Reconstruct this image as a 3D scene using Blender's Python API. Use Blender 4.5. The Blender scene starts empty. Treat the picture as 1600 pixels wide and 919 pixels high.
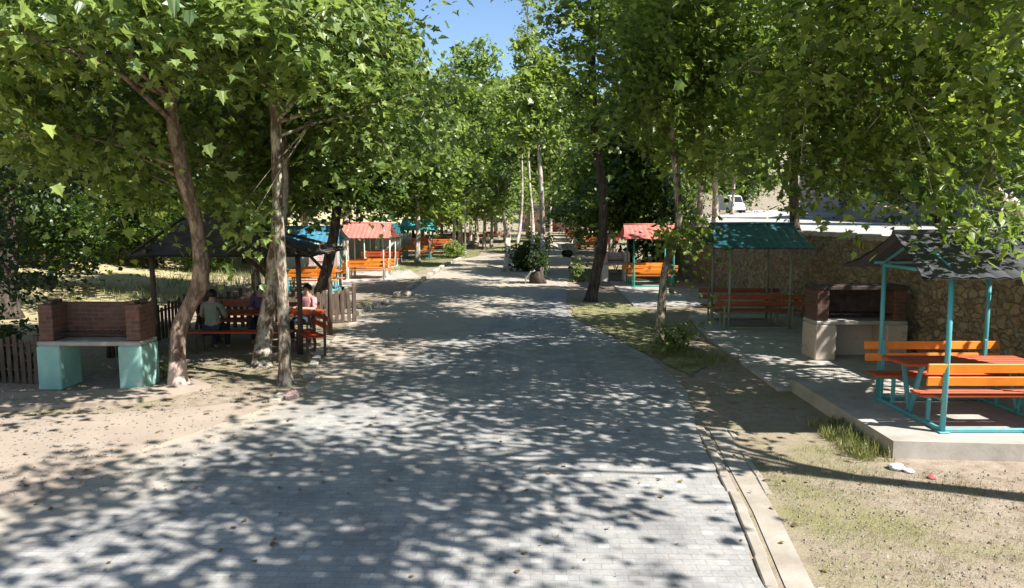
import bpy, math, random
import numpy as np
from mathutils import Vector, Matrix, noise
R = math.radians
rng = np.random.default_rng(7)
random.seed(7)
SC = bpy.context.scene
COL = SC.collection
# ------------------------------------------------------------------ camera, sky, sun, exposure
F, H, HZ = 1150.0, 2.95, 338.0
PIT = math.atan((459.5 - HZ) / F)
cd = bpy.data.cameras.new('camera'); cam = bpy.data.objects.new('camera', cd); COL.objects.link(cam)
cam.location = (0, 0, H); cam.rotation_euler = (math.pi/2 - PIT, 0, 0)
cd.lens = 36 * F / 1600; cd.sensor_width = 36; cd.clip_end = 3000; cd.clip_start = .05
SC.camera = cam
SUN_EL = R(48)
SX, SY = .86, -.51                              # where the sun stands, seen from above
W = bpy.data.worlds.new('World'); SC.world = W; W.use_nodes = True
wn = W.node_tree; wn.nodes.clear()
sky = wn.nodes.new('ShaderNodeTexSky'); sky.sky_type = 'NISHITA'; sky.sun_disc = False
sky.sun_elevation = SUN_EL; sky.sun_rotation = math.atan2(SX, SY); sky.air_density = 1.0; sky.dust_density = .2; sky.ozone_density = 3.5
bg = wn.nodes.new('ShaderNodeBackground'); bg.inputs[1].default_value = .092
wo = wn.nodes.new('ShaderNodeOutputWorld')
wn.links.new(sky.outputs[0], bg.inputs[0]); wn.links.new(bg.outputs[0], wo.inputs[0])
sl = bpy.data.lights.new('sun', 'SUN'); sl.energy = 5.0; sl.angle = R(.55); sl.color = (1, .965, .92)
so = bpy.data.objects.new('sun', sl); COL.objects.link(so)
so.rotation_euler = Vector((SX*math.cos(SUN_EL), SY*math.cos(SUN_EL), math.sin(SUN_EL))).normalized().to_track_quat('Z', 'Y').to_euler()
SC.view_settings.view_transform = 'Standard'; SC.view_settings.look = 'None'
SC.view_settings.exposure = 1.12; SC.view_settings.gamma = 1
SC.cycles.max_bounces = 7; SC.cycles.diffuse_bounces = 4; SC.cycles.transmission_bounces = 4

def ray(px, py):
    u = (459.5 - py) / F; x = (px - 800) / F
    return Vector((x, math.cos(PIT) + u*math.sin(PIT), -math.sin(PIT) + u*math.cos(PIT)))
def G(px, py, z=0.0):
    d = ray(px, py); t = (z - H) / d.z
    return Vector((d.x*t, d.y*t, z))
def P(px, py, Y):
    d = ray(px, py); t = Y / d.y
    return Vector((d.x*t, Y, H + d.z*t))
# ------------------------------------------------------------------ materials
def nt(name):
    m = bpy.data.materials.new(name); m.use_nodes = True
    t = m.node_tree; b = t.nodes['Principled BSDF']
    return m, t, b
def N(t, k, **kw):
    n = t.nodes.new(k)
    for a, v in kw.items():
        if a.startswith('i_'): n.inputs[a[2:].replace('_', ' ')].default_value = v
        else: setattr(n, a, v)
    return n
def ramp(t, src, stops):
    r = t.nodes.new('ShaderNodeValToRGB'); e = r.color_ramp.elements
    while len(e) < len(stops): e.new(.5)
    for i, (p, c) in enumerate(stops):
        e[i].position = p; e[i].color = (*c, 1) if len(c) == 3 else c
    t.links.new(src, r.inputs[0]); return r
def mix(t, f, a, b, mode='MIX'):
    n = t.nodes.new('ShaderNodeMix'); n.data_type = 'RGBA'; n.blend_type = mode
    for s, v in ((n.inputs[0], f), (n.inputs[6], a), (n.inputs[7], b)):
        if isinstance(v, (int, float)): s.default_value = v
        elif isinstance(v, (tuple, list)): s.default_value = (*v, 1)
        else: t.links.new(v, s)
    return n.outputs[2]
def math_(t, op, a, b=None, c=None):
    n = t.nodes.new('ShaderNodeMath'); n.operation = op
    for i, v in enumerate((a, b, c)):
        if v is None: continue
        if isinstance(v, (int, float)): n.inputs[i].default_value = v
        else: t.links.new(v, n.inputs[i])
    return n.outputs[0]
def bump(t, b, h, s=.4, d=.02):
    n = N(t, 'ShaderNodeBump', i_Strength=s, i_Distance=d); t.links.new(h, n.inputs['Height']); t.links.new(n.outputs[0], b.inputs['Normal'])
def coord(t, kind='Object'):
    return t.nodes.new('ShaderNodeTexCoord').outputs[kind]
def noise_(t, co, sc, det=5, rough=.6):
    n = N(t, 'ShaderNodeTexNoise'); n.inputs['Scale'].default_value = sc; n.inputs['Detail'].default_value = det; n.inputs['Roughness'].default_value = rough
    t.links.new(co, n.inputs['Vector']); return n.outputs[0]
def mat_simple(name, c1, c2, sc=6, rough=.7, bs=.3, stretch=None, metal=0, bd=.01, spec=.4):
    m, t, b = nt(name); co = coord(t)
    if stretch:
        mp = N(t, 'ShaderNodeMapping'); mp.inputs['Scale'].default_value = stretch; t.links.new(co, mp.inputs[0]); co = mp.outputs[0]
    n = noise_(t, co, sc); r = ramp(t, n, [(.3, c1), (.7, c2)])
    t.links.new(r.outputs[0], b.inputs['Base Color']); b.inputs['Roughness'].default_value = rough; b.inputs['Metallic'].default_value = metal
    b.inputs['Specular IOR Level'].default_value = spec
    n2 = noise_(t, co, sc*5, 4); bump(t, b, n2, bs, bd)
    return m
def mat_leaf(name, dark, light, trans=.42):
    m = bpy.data.materials.new(name); m.use_nodes = True; t = m.node_tree; t.nodes.clear()
    g = t.nodes.new('ShaderNodeNewGeometry')
    co = coord(t); nz = noise_(t, co, .7, 2)
    f = math_(t, 'ADD', math_(t, 'MULTIPLY', g.outputs['Random Per Island'], .6), math_(t, 'MULTIPLY', nz, .4))
    r = ramp(t, f, [(.12, dark), (.55, tuple((a+b)/2 for a, b in zip(dark, light))), (.85, light)])
    d = t.nodes.new('ShaderNodeBsdfPrincipled'); d.inputs['Roughness'].default_value = .38; d.inputs['Specular IOR Level'].default_value = .55
    t.links.new(r.outputs[0], d.inputs['Base Color'])
    tr = t.nodes.new('ShaderNodeBsdfTranslucent')
    hv = N(t, 'ShaderNodeHueSaturation', i_Hue=.492, i_Saturation=1.1, i_Value=1.6); t.links.new(r.outputs[0], hv.inputs['Color']); t.links.new(hv.outputs[0], tr.inputs[0])
    ms = t.nodes.new('ShaderNodeMixShader'); ms.inputs[0].default_value = trans
    t.links.new(d.outputs[0], ms.inputs[1]); t.links.new(tr.outputs[0], ms.inputs[2])
    o = t.nodes.new('ShaderNodeOutputMaterial'); t.links.new(ms.outputs[0], o.inputs[0])
    return m
def mat_bark(name, pale, dark, wash=None, washz=.5):
    m, t, b = nt(name); co = coord(t)
    mp = N(t, 'ShaderNodeMapping'); mp.inputs['Scale'].default_value = (1, 1, .35); t.links.new(co, mp.inputs[0])
    n = noise_(t, mp.outputs[0], 7.5, 6, .65); r = ramp(t, n, [(.44, dark), (.50, tuple((a+c)/2 for a, c in zip(pale, dark))), (.58, pale)])
    n2 = noise_(t, mp.outputs[0], 30, 5); c = mix(t, .5, r.outputs[0], ramp(t, n2, [(.3, (.45,)*3), (.7, (1.25,)*3)]).outputs[0], 'MULTIPLY')
    if wash:
        sp = N(t, 'ShaderNodeSeparateXYZ'); t.links.new(co, sp.inputs[0])
        e = math_(t, 'ADD', sp.outputs[2], math_(t, 'MULTIPLY', math_(t, 'SUBTRACT', n, .5), .25))
        f = math_(t, 'LESS_THAN', e, washz); c = mix(t, math_(t, 'MULTIPLY', f, .85), c, wash)
    t.links.new(c, b.inputs['Base Color']); b.inputs['Roughness'].default_value = .85
    bump(t, b, math_(t, 'ADD', n, math_(t, 'MULTIPLY', n2, .6)), .7, .03)
    return m
def mat_paint(name, c, worn=(.25, .17, .1), wear=.35, rough=.45, sc=4):
    m, t, b = nt(name); co = coord(t); n = noise_(t, co, sc, 8, .75)
    f = math_(t, 'MULTIPLY', ramp(t, n, [(.53, (0,)*3), (.62, (1,)*3)]).outputs[0], wear)
    n2 = noise_(t, co, 2, 3); c0 = ramp(t, n2, [(.3, tuple(x*.8 for x in c)), (.7, tuple(min(1, x*1.12) for x in c))]).outputs[0]
    t.links.new(mix(t, f, c0, worn), b.inputs['Base Color']); b.inputs['Roughness'].default_value = rough
    bump(t, b, noise_(t, co, 25, 4), .25, .004)
    return m
def mat_board(name, c, worn):
    m, t, b = nt(name); co = coord(t)
    mp = N(t, 'ShaderNodeMapping'); mp.inputs['Scale'].default_value = (1.2, 14, 14); t.links.new(co, mp.inputs[0])
    g = noise_(t, mp.outputs[0], 3, 7, .7); n = noise_(t, co, 5, 8, .75); n2 = noise_(t, co, 1.7, 3)
    f = ramp(t, math_(t, 'ADD', math_(t, 'MULTIPLY', g, .6), math_(t, 'MULTIPLY', n, .4)), [(.54, (0,)*3), (.60, (1,)*3)]).outputs[0]
    c0 = ramp(t, n2, [(.3, tuple(x*.72 for x in c)), (.7, tuple(min(1, x*1.1) for x in c))]).outputs[0]
    c0 = mix(t, .5, c0, ramp(t, g, [(.3, (.7,)*3), (.7, (1.12,)*3)]).outputs[0], 'MULTIPLY')
    t.links.new(mix(t, math_(t, 'MULTIPLY', f, .55), c0, worn), b.inputs['Base Color']); b.inputs['Roughness'].default_value = .55
    bump(t, b, g, .5, .006); return m
def mat_brick(name, c1, c2, mortar, bw=.22, rh=.075, ms=.012, axis='XZ'):
    m, t, b = nt(name); co = coord(t)
    sp = N(t, 'ShaderNodeSeparateXYZ'); t.links.new(co, sp.inputs[0]); cb = N(t, 'ShaderNodeCombineXYZ')
    t.links.new(math_(t, 'ADD', sp.outputs[0], sp.outputs[1]), cb.inputs[0]); t.links.new(sp.outputs[2], cb.inputs[1])
    br = N(t, 'ShaderNodeTexBrick'); br.inputs['Scale'].default_value = 1; br.inputs['Brick Width'].default_value = bw; br.inputs['Row Height'].default_value = rh; br.inputs['Mortar Size'].default_value = ms
    br.inputs['Color1'].default_value = (*c1, 1); br.inputs['Color2'].default_value = (*c2, 1); br.inputs['Mortar'].default_value = (*mortar, 1)
    t.links.new(cb.outputs[0], br.inputs[0])
    n = noise_(t, co, 9, 6); c = mix(t, .6, br.outputs[0], ramp(t, n, [(.3, (.5,)*3), (.7, (1.15,)*3)]).outputs[0], 'MULTIPLY')
    t.links.new(c, b.inputs['Base Color']); b.inputs['Roughness'].default_value = .85
    bump(t, b, math_(t, 'SUBTRACT', math_(t, 'MULTIPLY', n, .3), br.outputs[1]), .7, .012)
    return m
def mat_ground():
    m, t, b = nt('dry_earth'); co = coord(t)
    n = noise_(t, co, .45, 6, .6); n2 = noise_(t, co, 5, 8, .7); n3 = noise_(t, co, 45, 4, .7)
    earth = ramp(t, n2, [(.25, (.17, .125, .09)), (.5, (.32, .26, .195)), (.78, (.42, .36, .29))]).outputs[0]
    grass = ramp(t, n3, [(.3, (.12, .13, .04)), (.7, (.30, .27, .12))]).outputs[0]
    sp = N(t, 'ShaderNodeSeparateXYZ'); t.links.new(co, sp.inputs[0])
    gx = math_(t, 'MULTIPLY', ramp(t, math_(t, 'ADD', n, math_(t, 'MULTIPLY', n2, .35)), [(.66, (0,)*3), (.82, (1,)*3)]).outputs[0], .75)
    c = mix(t, gx, earth, grass)
    # dry straw field out to the left of the trees
    far = ramp(t, math_(t, 'MULTIPLY', math_(t, 'ADD', sp.outputs[0], 11), -.25), [(0, (0,)*3), (1, (1,)*3)]).outputs[0]
    straw = ramp(t, n3, [(.3, (.40, .33, .16)), (.7, (.56, .48, .28))]).outputs[0]
    c = mix(t, math_(t, 'MULTIPLY', far, .8), c, straw)
    c = mix(t, .5, c, ramp(t, n3, [(.3, (.6,)*3), (.7, (1.2,)*3)]).outputs[0], 'MULTIPLY')
    t.links.new(c, b.inputs['Base Color']); b.inputs['Roughness'].default_value = .95; b.inputs['Specular IOR Level'].default_value = .15
    bump(t, b, math_(t, 'ADD', n2, math_(t, 'MULTIPLY', n3, .4)), .6, .04)
    return m
def mat_pavers():
    m, t, b = nt('interlocking_pavers'); co = coord(t)
    wob = noise_(t, co, 1.3, 3); 
    mp = N(t, 'ShaderNodeMapping'); mp.inputs['Rotation'].default_value = (0, 0, R(1.5)); t.links.new(co, mp.inputs[0])
    br = N(t, 'ShaderNodeTexBrick'); br.inputs['Scale'].default_value = 1; br.inputs['Brick Width'].default_value = .2; br.inputs['Row Height'].default_value = .1; br.inputs['Mortar Size'].default_value = .004; br.inputs['Mortar Smooth'].default_value = .3
    br.inputs['Color1'].default_value = (.30, .293, .28, 1); br.inputs['Color2'].default_value = (.335, .327, .312, 1); br.inputs['Mortar'].default_value = (.23, .215, .19, 1)
    t.links.new(mp.outputs[0], br.inputs[0])
    sp = N(t, 'ShaderNodeSeparateXYZ'); t.links.new(mp.outputs[0], sp.inputs[0])
    ry = math_(t, 'DIVIDE', sp.outputs[1], .3); row = math_(t, 'FLOOR', ry)
    rx = math_(t, 'ADD', math_(t, 'DIVIDE', sp.outputs[0], .4), math_(t, 'MULTIPLY', math_(t, 'MODULO', math_(t, 'ABSOLUTE', row), 2), .5))
    dot = math_(t, 'MULTIPLY', math_(t, 'LESS_THAN', math_(t, 'FRACT', rx), .26), math_(t, 'LESS_THAN', math_(t, 'FRACT', ry), .3))
    wn_ = N(t, 'ShaderNodeTexWhiteNoise'); cb = N(t, 'ShaderNodeCombineXYZ'); t.links.new(math_(t, 'FLOOR', rx), cb.inputs[0]); t.links.new(row, cb.inputs[1]); t.links.new(cb.outputs[0], wn_.inputs[0])
    dot = math_(t, 'MULTIPLY', dot, math_(t, 'ADD', math_(t, 'MULTIPLY', wn_.outputs[0], .6), .15))
    n = noise_(t, co, 1.1, 6, .65); n3 = noise_(t, co, 40, 5)
    c = mix(t, dot, br.outputs[0], (.48, .465, .44))
    c = mix(t, .9, c, ramp(t, n, [(.3, (.66, .66, .67)), (.5, (1,)*3), (.7, (1.3, 1.26, 1.18))]).outputs[0], 'MULTIPLY')
    n7 = noise_(t, co, 4.5, 7, .75); c = mix(t, ramp(t, n7, [(.52, (0,)*3), (.68, (.45,)*3)]).outputs[0], c, (.42, .38, .32))
    c = mix(t, .4, c, ramp(t, n3, [(.3, (.65,)*3), (.7, (1.2,)*3)]).outputs[0], 'MULTIPLY')
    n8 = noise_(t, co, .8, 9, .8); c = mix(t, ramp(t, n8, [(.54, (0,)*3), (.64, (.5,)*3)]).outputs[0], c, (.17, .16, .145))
    wear = N(t, 'ShaderNodeMapping'); wear.inputs['Scale'].default_value = (1.6, .07, 1); t.links.new(co, wear.inputs[0]); nw = noise_(t, wear.outputs[0], 1.2, 4); c = mix(t, .5, c, ramp(t, nw, [(.35, (.8,)*3), (.65, (1.15,)*3)]).outputs[0], 'MULTIPLY')
    # sand trodden in from the left verge
    sand = math_(t, 'ADD', math_(t, 'MULTIPLY', math_(t, 'ADD', math_(t, 'ADD', sp.outputs[0], math_(t, 'MULTIPLY', sp.outputs[1], -.25)), 6.2), -.5), math_(t, 'MULTIPLY', n, .9))
    sf = ramp(t, sand, [(.25, (0,)*3), (.8, (1,)*3)]).outputs[0]
    c = mix(t, math_(t, 'MULTIPLY', sf, .75), c, (.43, .36, .27))
    t.links.new(c, b.inputs['Base Color']); b.inputs['Roughness'].default_value = .8; b.inputs['Specular IOR Level'].default_value = .3
    bump(t, b, math_(t, 'SUBTRACT', math_(t, 'MULTIPLY', n3, .25), br.outputs[1]), .35, .005)
    return m
def mat_stonewall():
    m, t, b = nt('rubble_stone'); co = coord(t)
    mp = N(t, 'ShaderNodeMapping'); mp.inputs['Scale'].default_value = (1, 1, 1.35); t.links.new(co, mp.inputs[0])
    nv = noise_(t, mp.outputs[0], 3, 3); vm = N(t, 'ShaderNodeVectorMath', operation='ADD'); sc_ = N(t, 'ShaderNodeVectorMath', operation='SCALE'); sc_.inputs['Scale'].default_value = .25
    n_ = N(t, 'ShaderNodeTexNoise'); n_.inputs['Scale'].default_value = 3; t.links.new(mp.outputs[0], n_.inputs[0]); t.links.new(n_.outputs[1], sc_.inputs[0]); t.links.new(mp.outputs[0], vm.inputs[0]); t.links.new(sc_.outputs[0], vm.inputs[1])
    v = N(t, 'ShaderNodeTexVoronoi'); v.inputs['Scale'].default_value = 5.5; t.links.new(vm.outputs[0], v.inputs[0])
    v2 = N(t, 'ShaderNodeTexVoronoi', feature='DISTANCE_TO_EDGE'); v2.inputs['Scale'].default_value = 5.5; t.links.new(vm.outputs[0], v2.inputs[0])
    sp = N(t, 'ShaderNodeSeparateColor'); t.links.new(v.outputs[1], sp.inputs[0])
    c = ramp(t, sp.outputs[0], [(0, (.22, .16, .10)), (.35, (.33, .25, .16)), (.7, (.37, .31, .22)), (1, (.27, .23, .17))]).outputs[0]
    e = ramp(t, v2.outputs[0], [(.0, (.35,)*3), (.09, (1,)*3)]).outputs[0]
    c = mix(t, e, (.24, .20, .15), c)
    n = noise_(t, co, 7, 8, .7); c = mix(t, .9, c, ramp(t, n, [(.3, (.6,)*3), (.7, (1.2,)*3)]).outputs[0], 'MULTIPLY')
    t.links.new(c, b.inputs['Base Color']); b.inputs['Roughness'].default_value = .9
    bump(t, b, math_(t, 'ADD', math_(t, 'MULTIPLY', n, .3), e), .9, .05)
    return m
def mat_corr(name, c, rough=.5):
    m, t, b = nt(name); co = coord(t); n = noise_(t, co, 3, 7, .65); n2 = noise_(t, co, 20, 3)
    r = ramp(t, n, [(.3, tuple(x*.65 for x in c)), (.6, c), (.8, tuple(min(1, x*1.25+.03) for x in c))])
    t.links.new(r.outputs[0], b.inputs['Base Color']); b.inputs['Roughness'].default_value = rough; bump(t, b, n2, .2, .005)
    return m
M = dict(
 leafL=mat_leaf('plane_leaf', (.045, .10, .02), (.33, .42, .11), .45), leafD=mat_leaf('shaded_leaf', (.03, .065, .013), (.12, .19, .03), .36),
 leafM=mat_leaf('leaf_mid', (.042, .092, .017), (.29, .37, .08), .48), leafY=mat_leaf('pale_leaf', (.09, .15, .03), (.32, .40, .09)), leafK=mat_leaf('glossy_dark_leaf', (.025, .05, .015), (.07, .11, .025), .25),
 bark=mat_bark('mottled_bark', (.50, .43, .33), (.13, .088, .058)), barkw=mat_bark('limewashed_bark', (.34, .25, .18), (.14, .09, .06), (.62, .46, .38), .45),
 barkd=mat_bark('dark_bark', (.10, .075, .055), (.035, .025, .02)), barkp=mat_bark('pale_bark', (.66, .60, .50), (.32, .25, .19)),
 ground=mat_ground(), pavers=mat_pavers(), wall=mat_stonewall(),
 concrete=mat_simple('concrete', (.30, .27, .23), (.46, .43, .38), 2.5, .85, .4), sandc=mat_simple('sandy_screed', (.29, .235, .185), (.37, .30, .235), 1.2, .9, .25),
 dusty=mat_simple('dusty_concrete', (.27, .23, .18), (.40, .36, .30), 2.2, .9, .6), kerb=mat_simple('kerb_stone', (.36, .31, .25), (.52, .47, .40), 3, .85, .5), lawn=mat_simple('lawn', (.13, .14, .05), (.36, .32, .17), 5, .95, .8, bd=.04),
 blade=mat_leaf('grass_blade', (.10, .15, .03), (.38, .36, .15), .3), rock=mat_simple('grey_rock', (.18, .16, .155), (.36, .33, .32), .12, .95, 1, bd=.8),
 asphalt=mat_simple('bleached_asphalt', (.34, .32, .30), (.44, .42, .39), .6, .9, .2), tan=mat_paint('tan_render', (.52, .44, .36), (.2, .15, .11), .6, .85, 2), white=mat_paint('whitewash', (.74, .70, .64), (.4, .3, .25), .5, .8, 2),
 turq=mat_paint('turquoise_paint', (.085, .36, .40), (.2, .12, .08), .4), turqp=mat_paint('pale_turquoise_masonry', (.30, .54, .46), (.46, .46, .40), .5, .85, 3),
 green=mat_paint('green_paint', (.03, .36, .28), (.2, .12, .08), .4), sage=mat_paint('sage_paint', (.26, .30, .22), (.2, .12, .08), .4), cream=mat_paint('cream_paint', (.75, .74, .62)),
 orange=mat_board('orange_board', (.95, .26, .015), (.45, .2, .07)), red=mat_board('red_board', (.55, .085, .02), (.3, .13, .07)), dred=mat_board('maroon_board', (.38, .095, .03), (.12, .06, .04)),
 brick=mat_brick('red_brick', (.13, .052, .036), (.22, .088, .055), (.14, .11, .09)), brickp=mat_brick('pink_brick', (.55, .32, .28), (.62, .40, .36), (.65, .58, .52)), soot=mat_simple('sooty_masonry', (.025, .02, .018), (.10, .07, .055), 5, .95, .4),
 rdark=mat_corr('dark_sheet', (.05, .052, .055), .6), rbrown=mat_simple('tarred_felt', (.055, .046, .038), (.15, .13, .11), 2.5, .9, .5, spec=.12), brickd=mat_brick('sooty_shaded_brick', (.12, .045, .03), (.17, .07, .045), (.12, .095, .075)), rteal=mat_corr('dark_teal_sheet', (.022, .12, .14)), rred=mat_corr('faded_red_sheet', (.62, .19, .15)), rturq=mat_corr('turquoise_sheet', (.06, .40, .38)), rblue=mat_corr('blue_sheet', (.06, .22, .32)), rgrey=mat_corr('grey_sheet', (.36, .37, .38)),  # brickd: soot on the left back wall, painted shade on the right barbecue
 wood=mat_simple('weathered_timber', (.05, .035, .026), (.15, .105, .075), 3, .85, .5, (6, 6, 1)), metal=mat_simple('galvanised_steel', (.42, .43, .43), (.56, .57, .57), 4, .45, .1, metal=.6),
 glass=mat_simple('dark_glass', (.02, .025, .03), (.03, .035, .04), 1, .08, 0), rubber=mat_simple('rubber', (.02,)*3, (.035,)*3, 5, .8, .1), carw=mat_simple('white_car_paint', (.72,)*3, (.8,)*3, 1, .25, 0),
 plaster=mat_simple('grey_plaster', (.40, .43, .40), (.52, .54, .50), 1.5, .9, .3), pink=mat_simple('pink_render', (.52, .28, .24), (.62, .38, .33), 1.5, .9, .2), skin=mat_simple('skin', (.42, .25, .17), (.48, .29, .2), 3, .55, .05), hair=mat_simple('dark_hair', (.012, .009, .008), (.03, .02, .015), 30, .5, .4),
 shirt=mat_simple('grey_green_cloth', (.20, .23, .17), (.25, .28, .21), 12, .9, .3), shirt2=mat_simple('purple_cloth', (.09, .05, .12), (.15, .09, .18), 12, .9, .3), shirt3=mat_simple('pink_cloth', (.55, .25, .26), (.65, .34, .34), 12, .9, .3), jeans=mat_simple('dark_trousers', (.02, .025, .04), (.035, .04, .06), 15, .9, .3),
 plastic=mat_simple('pale_plastic', (.62, .58, .64), (.8, .76, .8), 10, .3, .4), plasr=mat_simple('red_plastic', (.55, .08, .08), (.75, .3, .28), 10, .3, .4), purple=mat_simple('purple_panel', (.30, .2, .5), (.4, .28, .6), 4, .5, .1),
)
# ------------------------------------------------------------------ mesh + object helpers
class MB:
    def __init__(s): s.v = []; s.f = []; s.sm = []
    def add(s, vs, fs, smooth=False):
        o = len(s.v); s.v += [tuple(v) for v in vs]; s.f += [tuple(i+o for i in f) for f in fs]; s.sm += [smooth]*len(fs); return s
    def box(s, c, size, rot=0, tilt=None, bev=.008):
        """chamfered box"""
        hx, hy, hz = (a/2 for a in size); b = min(bev, hx*.4, hy*.4, hz*.4); vs = []; 
        for sx in (-1, 1):
            for sy in (-1, 1):
                for sz in (-1, 1):
                    vs += [(sx*hx, sy*(hy-b), sz*(hz-b)), (sx*(hx-b), sy*hy, sz*(hz-b)), (sx*(hx-b), sy*(hy-b), sz*hz)]
        def idx(sx, sy, sz, k): return ((sx > 0)*4 + (sy > 0)*2 + (sz > 0))*3 + k
        fs = []
        for a in (-1, 1):
            fs.append([idx(a, *q, 0) for q in ((-1, -1), (1, -1), (1, 1), (-1, 1))])
            fs.append([idx(q[0], a, q[1], 1) for q in ((-1, -1), (1, -1), (1, 1), (-1, 1))])
            fs.append([idx(q[0], q[1], a, 2) for q in ((-1, -1), (1, -1), (1, 1), (-1, 1))])
            for c2 in (-1, 1):
                fs.append([idx(-1, a, c2, 1), idx(1, a, c2, 1), idx(1, a, c2, 2), idx(-1, a, c2, 2)])
                fs.append([idx(a, -1, c2, 0), idx(a, 1, c2, 0), idx(a, 1, c2, 2), idx(a, -1, c2, 2)])
                fs.append([idx(a, c2, -1, 0), idx(a, c2, 1, 0), idx(a, c2, 1, 1), idx(a, c2, -1, 1)])
                for e in (-1, 1): fs.append([idx(a, c2, e, 0), idx(a, c2, e, 1), idx(a, c2, e, 2)])
        mt = Matrix.Translation(Vector(c)) @ Matrix.Rotation(rot, 4, 'Z')
        if tilt is not None: mt = mt @ tilt
        return s.add([mt @ Vector(v) for v in vs], fs)
    def bar(s, a, b, w=.05, h=None, bev=.005):
        a, b = Vector(a), Vector(b); d = b - a; q = d.to_track_quat('Z', 'Y').to_matrix().to_4x4()
        if abs(d.normalized().z) > .98: q = Matrix.Rotation(0, 4, 'Z')
        hh = h or w
        return s.box((a+b)/2, (w, hh, d.length), 0, q, bev)
    def tube(s, pts, rads, n=8, cap=True, lump=0):
        pts = [Vector(p) for p in pts]; o = len(s.v); vs = []; prev = None
        for i, p in enumerate(pts):
            d = (pts[min(i+1, len(pts)-1)] - pts[max(i-1, 0)]).normalized()
            if prev is None: x = d.orthogonal().normalized()
            else: x = (prev - d*prev.dot(d)).normalized()
            prev = x; y = d.cross(x)
            for k in range(n):
                a = 2*math.pi*k/n; r = rads[i]*(1 + lump*noise.noise(p*2.3 + Vector((math.cos(a), math.sin(a), 0))*.8)) if lump else rads[i]
                vs.append(p + (x*math.cos(a) + y*math.sin(a))*r)
        fs = [(i*n+k, i*n+(k+1) % n, (i+1)*n+(k+1) % n, (i+1)*n+k) for i in range(len(pts)-1) for k in range(n)]
        if cap: fs += [tuple(reversed(range(n))), tuple((len(pts)-1)*n+k for k in range(n))]
        return s.add(vs, fs, True)
    def prism(s, poly, z0, z1):
        n = len(poly); vs = [(x, y, z0) for x, y in poly] + [(x, y, z1) for x, y in poly]
        return s.add(vs, [tuple(reversed(range(n))), tuple(range(n, 2*n))] + [(i, (i+1) % n, n+(i+1) % n, n+i) for i in range(n)])
    def build(s, name, mat, parent=None, origin=(0, 0, 0)):
        me = bpy.data.meshes.new(name); o = Vector(origin)
        me.from_pydata([(v[0]-o.x, v[1]-o.y, v[2]-o.z) for v in s.v], [], s.f)
        me.materials.append(mat if not isinstance(mat, str) else M[mat])
        me.polygons.foreach_set('use_smooth', s.sm); me.validate(); me.update()
        ob = bpy.data.objects.new(name, me); COL.objects.link(ob)
        if parent: ob.parent = parent
        elif o.length: ob.location = o
        return ob
def tag(o, label=None, cat=None, group=None, kind=None):
    if label: o['label'] = label
    if cat: o['category'] = cat
    if group: o['group'] = group
    if kind: o['kind'] = kind
    return o
def thing(name, loc, label, cat, group=None, rz=0):
    e = bpy.data.objects.new(name, None); COL.objects.link(e); e.location = loc; e.rotation_euler.z = rz; e.empty_display_size = .2
    return tag(e, label, cat, group)
def copy_tree(o, parent=None):
    c = o.copy(); COL.objects.link(c); c.parent = parent
    for ch in list(o.children): copy_tree(ch, c)
    return c
def dup(o, loc, rz, label, s=1, group=None):
    c = copy_tree(o); c.location = loc; c.rotation_euler.z = rz; c.scale = (s, s, s) if isinstance(s, (int, float)) else s; c['label'] = label
    if group: c['group'] = group
    return c
def np_mesh(name, V, loops, starts, mat, parent=None, smooth=False):
    me = bpy.data.meshes.new(name); me.vertices.add(len(V)); me.vertices.foreach_set('co', V.astype(np.float32).ravel())
    me.loops.add(len(loops)); me.loops.foreach_set('vertex_index', loops.astype(np.int32).ravel())
    me.polygons.add(len(starts)); me.polygons.foreach_set('loop_start', starts.astype(np.int32))
    me.polygons.foreach_set('use_smooth', np.full(len(starts), smooth)); me.update(calc_edges=True)
    me.materials.append(M[mat]); ob = bpy.data.objects.new(name, me); COL.objects.link(ob)
    if parent: ob.parent = parent
    return ob
# leaf templates: y runs from stalk to tip, folded a little along the midrib
def half(pts): return pts
LOBES = [(0, 0), (.16, .02), (.40, -.02), (.30, .20), (.56, .42), (.28, .46), (.24, .62), (.12, .72), (0, 1.0)]
def tmpl(kind):
    if kind == 'lobed':
        zz = lambda x, y: .26*x - .22*y*y - .35*x*x; r = [(x, y, zz(x, y)) for x, y in LOBES]; l = [(-x, y, zz(x, y)) for x, y in LOBES[1:-1]]
        V = np.array(r + l); n = len(LOBES); f1 = list(range(n)); f2 = [0, n-1] + [n+i for i in reversed(range(n-2))]
        return V, [f1, f2]
    if kind == 'lobe2':
        return np.array([(0, 0, 0), (.42, .05, .08), (.5, .48, .1), (.2, .6, .04), (0, 1, -.08), (-.2, .6, .04), (-.5, .48, .1), (-.42, .05, .08)]), [[0, 1, 2, 3, 4, 5, 6, 7]]
    if kind == 'oval':
        return np.array([(0, 0, 0), (.26, .3, .06), (.22, .7, .06), (0, 1, -.05), (-.22, .7, .06), (-.26, .3, .06)]), [[0, 1, 2, 3, 4, 5]]
    if kind == 'blade':
        return np.array([(-.03, 0, 0), (.03, 0, 0), (.018, .55, .05), (0, 1, .2), (-.018, .55, .05)]), [[0, 1, 2, 3, 4]]
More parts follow.
